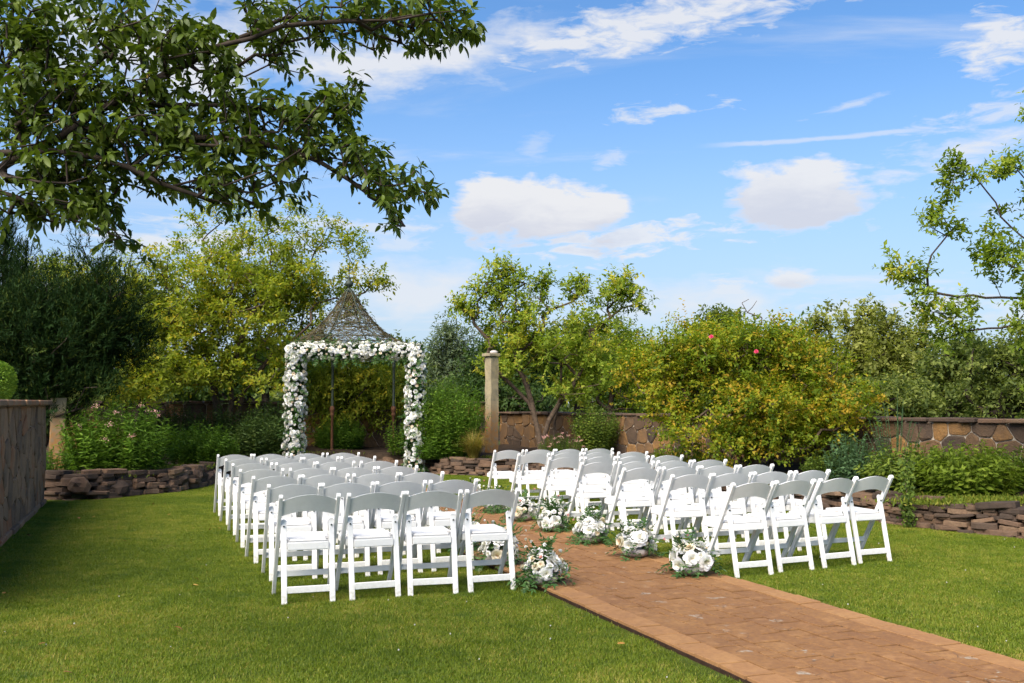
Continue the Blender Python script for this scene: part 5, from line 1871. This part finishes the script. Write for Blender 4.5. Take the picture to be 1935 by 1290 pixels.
# small green fruit on thin stalks
bm = bmesh.new()
for i in r.choice(n, 190, replace=False):
    for q in range(2):
        p = P[i] - foot + np.array([r.normal(0, .02), r.normal(0, .02), -r.uniform(.02, .045)])
        bmesh.ops.create_icosphere(bm, subdivisions=1, radius=.0065, matrix=T(*p))
tag(link('fruit', bm_mesh('fruit', bm, plain('crab_fruit', (0.10, 0.10, 0.02), .4, .5, .4, 20), True), ct), kind='stuff')

# ------------------------------------------------------------------ mown grass on the lawn
r = np.random.default_rng(66)
n = 430
a = r.uniform(0, 6.283, n)
q = np.sqrt(r.uniform(0, 1, n)) * .155
h = r.uniform(.010, .023, n)
w = r.uniform(.0010, .0018, n)
P = np.stack([np.cos(a) * q, np.sin(a) * q, np.full(n, -.004)], 1)
la = r.uniform(0, 6.283, n)
le = r.uniform(.2, 1.3, n)
dirs = np.stack([np.cos(la), np.sin(la), np.zeros(n)], 1)
S = np.stack([-np.sin(la), np.cos(la), np.zeros(n)], 1) * w[:, None]
Pm = P + dirs * (h * le * .35)[:, None] + np.array([0, 0, 1.0]) * (h * .6)[:, None]
Pe = P + dirs * (h * le * 1.0)[:, None] + np.array([0, 0, 1.0]) * (h * 1.0)[:, None]
V = np.stack([P - S, P + S, Pm + S * .8, Pm - S * .8, Pe], 1).reshape(-1, 3)
b = (np.arange(n) * 5)[:, None]
F = np.concatenate([b + [[0, 1, 2]], b + [[0, 2, 3]], b + [[3, 2, 4]]], 1).reshape(-1, 3)
tint = np.clip(r.normal(.5, .2, n), 0, .95)
tint[r.uniform(0, 1, n) < .05] = 1.0


def blade_mat():
    m, N = material('lawn_blade')
    at = N.new('ShaderNodeAttribute', attribute_name='tint')
    pos = N.new('ShaderNodeNewGeometry').outputs['Position']
    n1 = N.noise(pos, .55, 5, .65)
    n2 = N.noise(pos, 5.0, 3, .6)
    v = N.math('ADD', at.outputs['Fac'], N.math('MULTIPLY', N.math('SUBTRACT', N.math('ADD', n1, N.math('MULTIPLY', n2, .6)), .8), 1.7), clamp=True)
    col = N.ramp(v, [(0, (0.064, 0.105, 0.005)), (.5, (0.132, 0.190, 0.009)), (.85, (0.225, 0.262, 0.022)), (1, (0.36, 0.29, 0.07))])
    n3 = N.noise(N.mapping(pos, (1, 1, 1), (7, 3, 0)), 2.3, 5, .7)
    col = N.mix(N.remap(n3, .56, .70, 0.0, .6), col, (0.055, 0.115, 0.012))
    n4 = N.noise(N.mapping(pos, (1, 1, 1), (2, 9, 0)), 1.6, 6, .72)
    col = N.mix(N.remap(n4, .60, .74, 0.0, .6), col, (0.25, 0.22, 0.06))
    g = N.mix(1.0, col, (1.4, 1.4, .6), 'MULTIPLY')
    finish(N, col, .5, .3, transl=g, transl_f=.38)
    return m


patch = bpy.data.objects.new('grass_patch', np_mesh('grass_patch', V, F, blade_mat(), np.repeat(tint, 3)))
# scatter points inside the lawn, off the path
poly = np.array(lawn_poly)


def inside(pts, poly):
    x, y = pts[:, 0], pts[:, 1]
    c = np.zeros(len(pts), bool)
    j = len(poly) - 1
    for i in range(len(poly)):
        xi, yi = poly[i]; xj, yj = poly[j]
        cond = ((yi > y) != (yj > y)) & (x < (xj - xi) * (y - yi) / (yj - yi + 1e-12) + xi)
        c ^= cond
        j = i
    return c


gx, gy = np.meshgrid(np.arange(-8, 8.5, .115), np.arange(3.4, 22, .115))
pts = np.stack([gx.ravel(), gy.ravel()], 1) + r.uniform(-.06, .06, (gx.size, 2))
rel2 = pts - P0
lat, lon = rel2 @ V_, rel2 @ U
keep = inside(pts, poly) & ~((np.abs(lat) < HW + .125) & (lon < S1)) & (np.abs(pts[:, 0]) < pts[:, 1] * .60 + .6)
edge = inside(pts, poly) & (np.abs(np.abs(lat) - HW - .075) < .05) & (np.abs(pts[:, 0]) < pts[:, 1] * .60 + .6) & (lon < S1)
pts = pts[keep | edge]
sc = np.where((np.abs(pts @ V_ - P0 @ V_) < HW + .125) & ((pts - P0) @ U < S1), .42, 1.0)
me = bpy.data.meshes.new('grass')
me.vertices.add(len(pts))
me.vertices.foreach_set('co', np.c_[pts, np.full(len(pts), .001)].astype(np.float32).ravel())
at = me.attributes.new('size', 'FLOAT', 'POINT')
at.data.foreach_set('value', (sc * r.uniform(.85, 1.2, len(pts))).astype(np.float32))
grass = tag(link('grass', me), 'short mown green grass of the lawn', 'grass', kind='stuff')
ng = bpy.data.node_groups.new('scatter_grass', 'GeometryNodeTree')
ng.interface.new_socket('Geometry', in_out='INPUT', socket_type='NodeSocketGeometry')
ng.interface.new_socket('Geometry', in_out='OUTPUT', socket_type='NodeSocketGeometry')
gi, go = ng.nodes.new('NodeGroupInput'), ng.nodes.new('NodeGroupOutput')
iop = ng.nodes.new('GeometryNodeInstanceOnPoints')
oi = ng.nodes.new('GeometryNodeObjectInfo')
oi.inputs['Object'].default_value = patch
oi.inputs['As Instance'].default_value = True
rv = ng.nodes.new('FunctionNodeRandomValue'); rv.data_type = 'FLOAT'
rv.inputs[2].default_value, rv.inputs[3].default_value = 0.0, 6.283
cx = ng.nodes.new('ShaderNodeCombineXYZ')
na = ng.nodes.new('GeometryNodeInputNamedAttribute'); na.data_type = 'FLOAT'; na.inputs[0].default_value = 'size'
L_ = ng.links.new
L_(gi.outputs[0], iop.inputs['Points'])
L_(oi.outputs['Geometry'], iop.inputs['Instance'])
L_(rv.outputs[1], cx.inputs[2])
L_(cx.outputs[0], iop.inputs['Rotation'])
L_(na.outputs[0], iop.inputs['Scale'])
L_(iop.outputs[0], go.inputs[0])
grass.modifiers.new('scatter', 'NODES').node_group = ng

# white clover heads dotted through the turf
r = np.random.default_rng(69)
bm = bmesh.new()
cand = pts[r.choice(len(pts), 600, replace=False)]
cand = cand[(cand[:, 1] < 10.5)][:55]
for x, y in cand:
    bmesh.ops.create_icosphere(bm, subdivisions=1, radius=r.uniform(.003, .006), matrix=T(x + r.normal(0, .05), y + r.normal(0, .05), .024))
tag(link('clover_flowers', bm_mesh('clover_flowers', bm, plain('clover_white', (.5, .48, .42), .8, .1, .3, 40))), 'tiny white clover heads dotted through the lawn', 'clover', kind='stuff')

# ------------------------------------------------------------------ fallen leaves
r = np.random.default_rng(67)
FM = [np_mesh('fallen_leaf', v, f_, plain('fallen_leaf_%d' % i, c_, .7, .2, .3, 20), smooth=True) for i, ((v, f_), c_) in enumerate(zip(LEAVES, [(.36, .17, .03), (.30, .11, .03), (.42, .25, .06), (.26, .10, .04), (.38, .2, .04), (.3, .14, .05)]))]
LV = [(10, 1048), (30, 1022), (55, 1018), (95, 1005), (75, 995), (147, 983), (120, 982), (130, 964), (180, 981), (312, 955), (317, 978), (412, 1003), (395, 1005), (367, 1100), (365, 1113), (460, 1020), (5, 1130), (50, 1016), (290, 955), (1220, 1035), (232, 1028), (85, 1226), (1180, 1226), (120, 1290 - 8), (505, 1052), (330, 1195)]
for i, (x, y) in enumerate(LV):
    g = G(x, min(y, 1284))
    o = link('fallen_leaf', FM[i % 6], None, (g[0], g[1], .036))
    s_ = r.uniform(.04, .065)
    o.scale = (s_ * 1.2, s_, s_)
    o.rotation_euler = (r.normal(0, .2), r.normal(0, .25), r.uniform(0, 6.28))
    tag(o, 'curled orange-brown leaf fallen on the mown lawn', 'leaf', 'fallen leaves on the lawn')
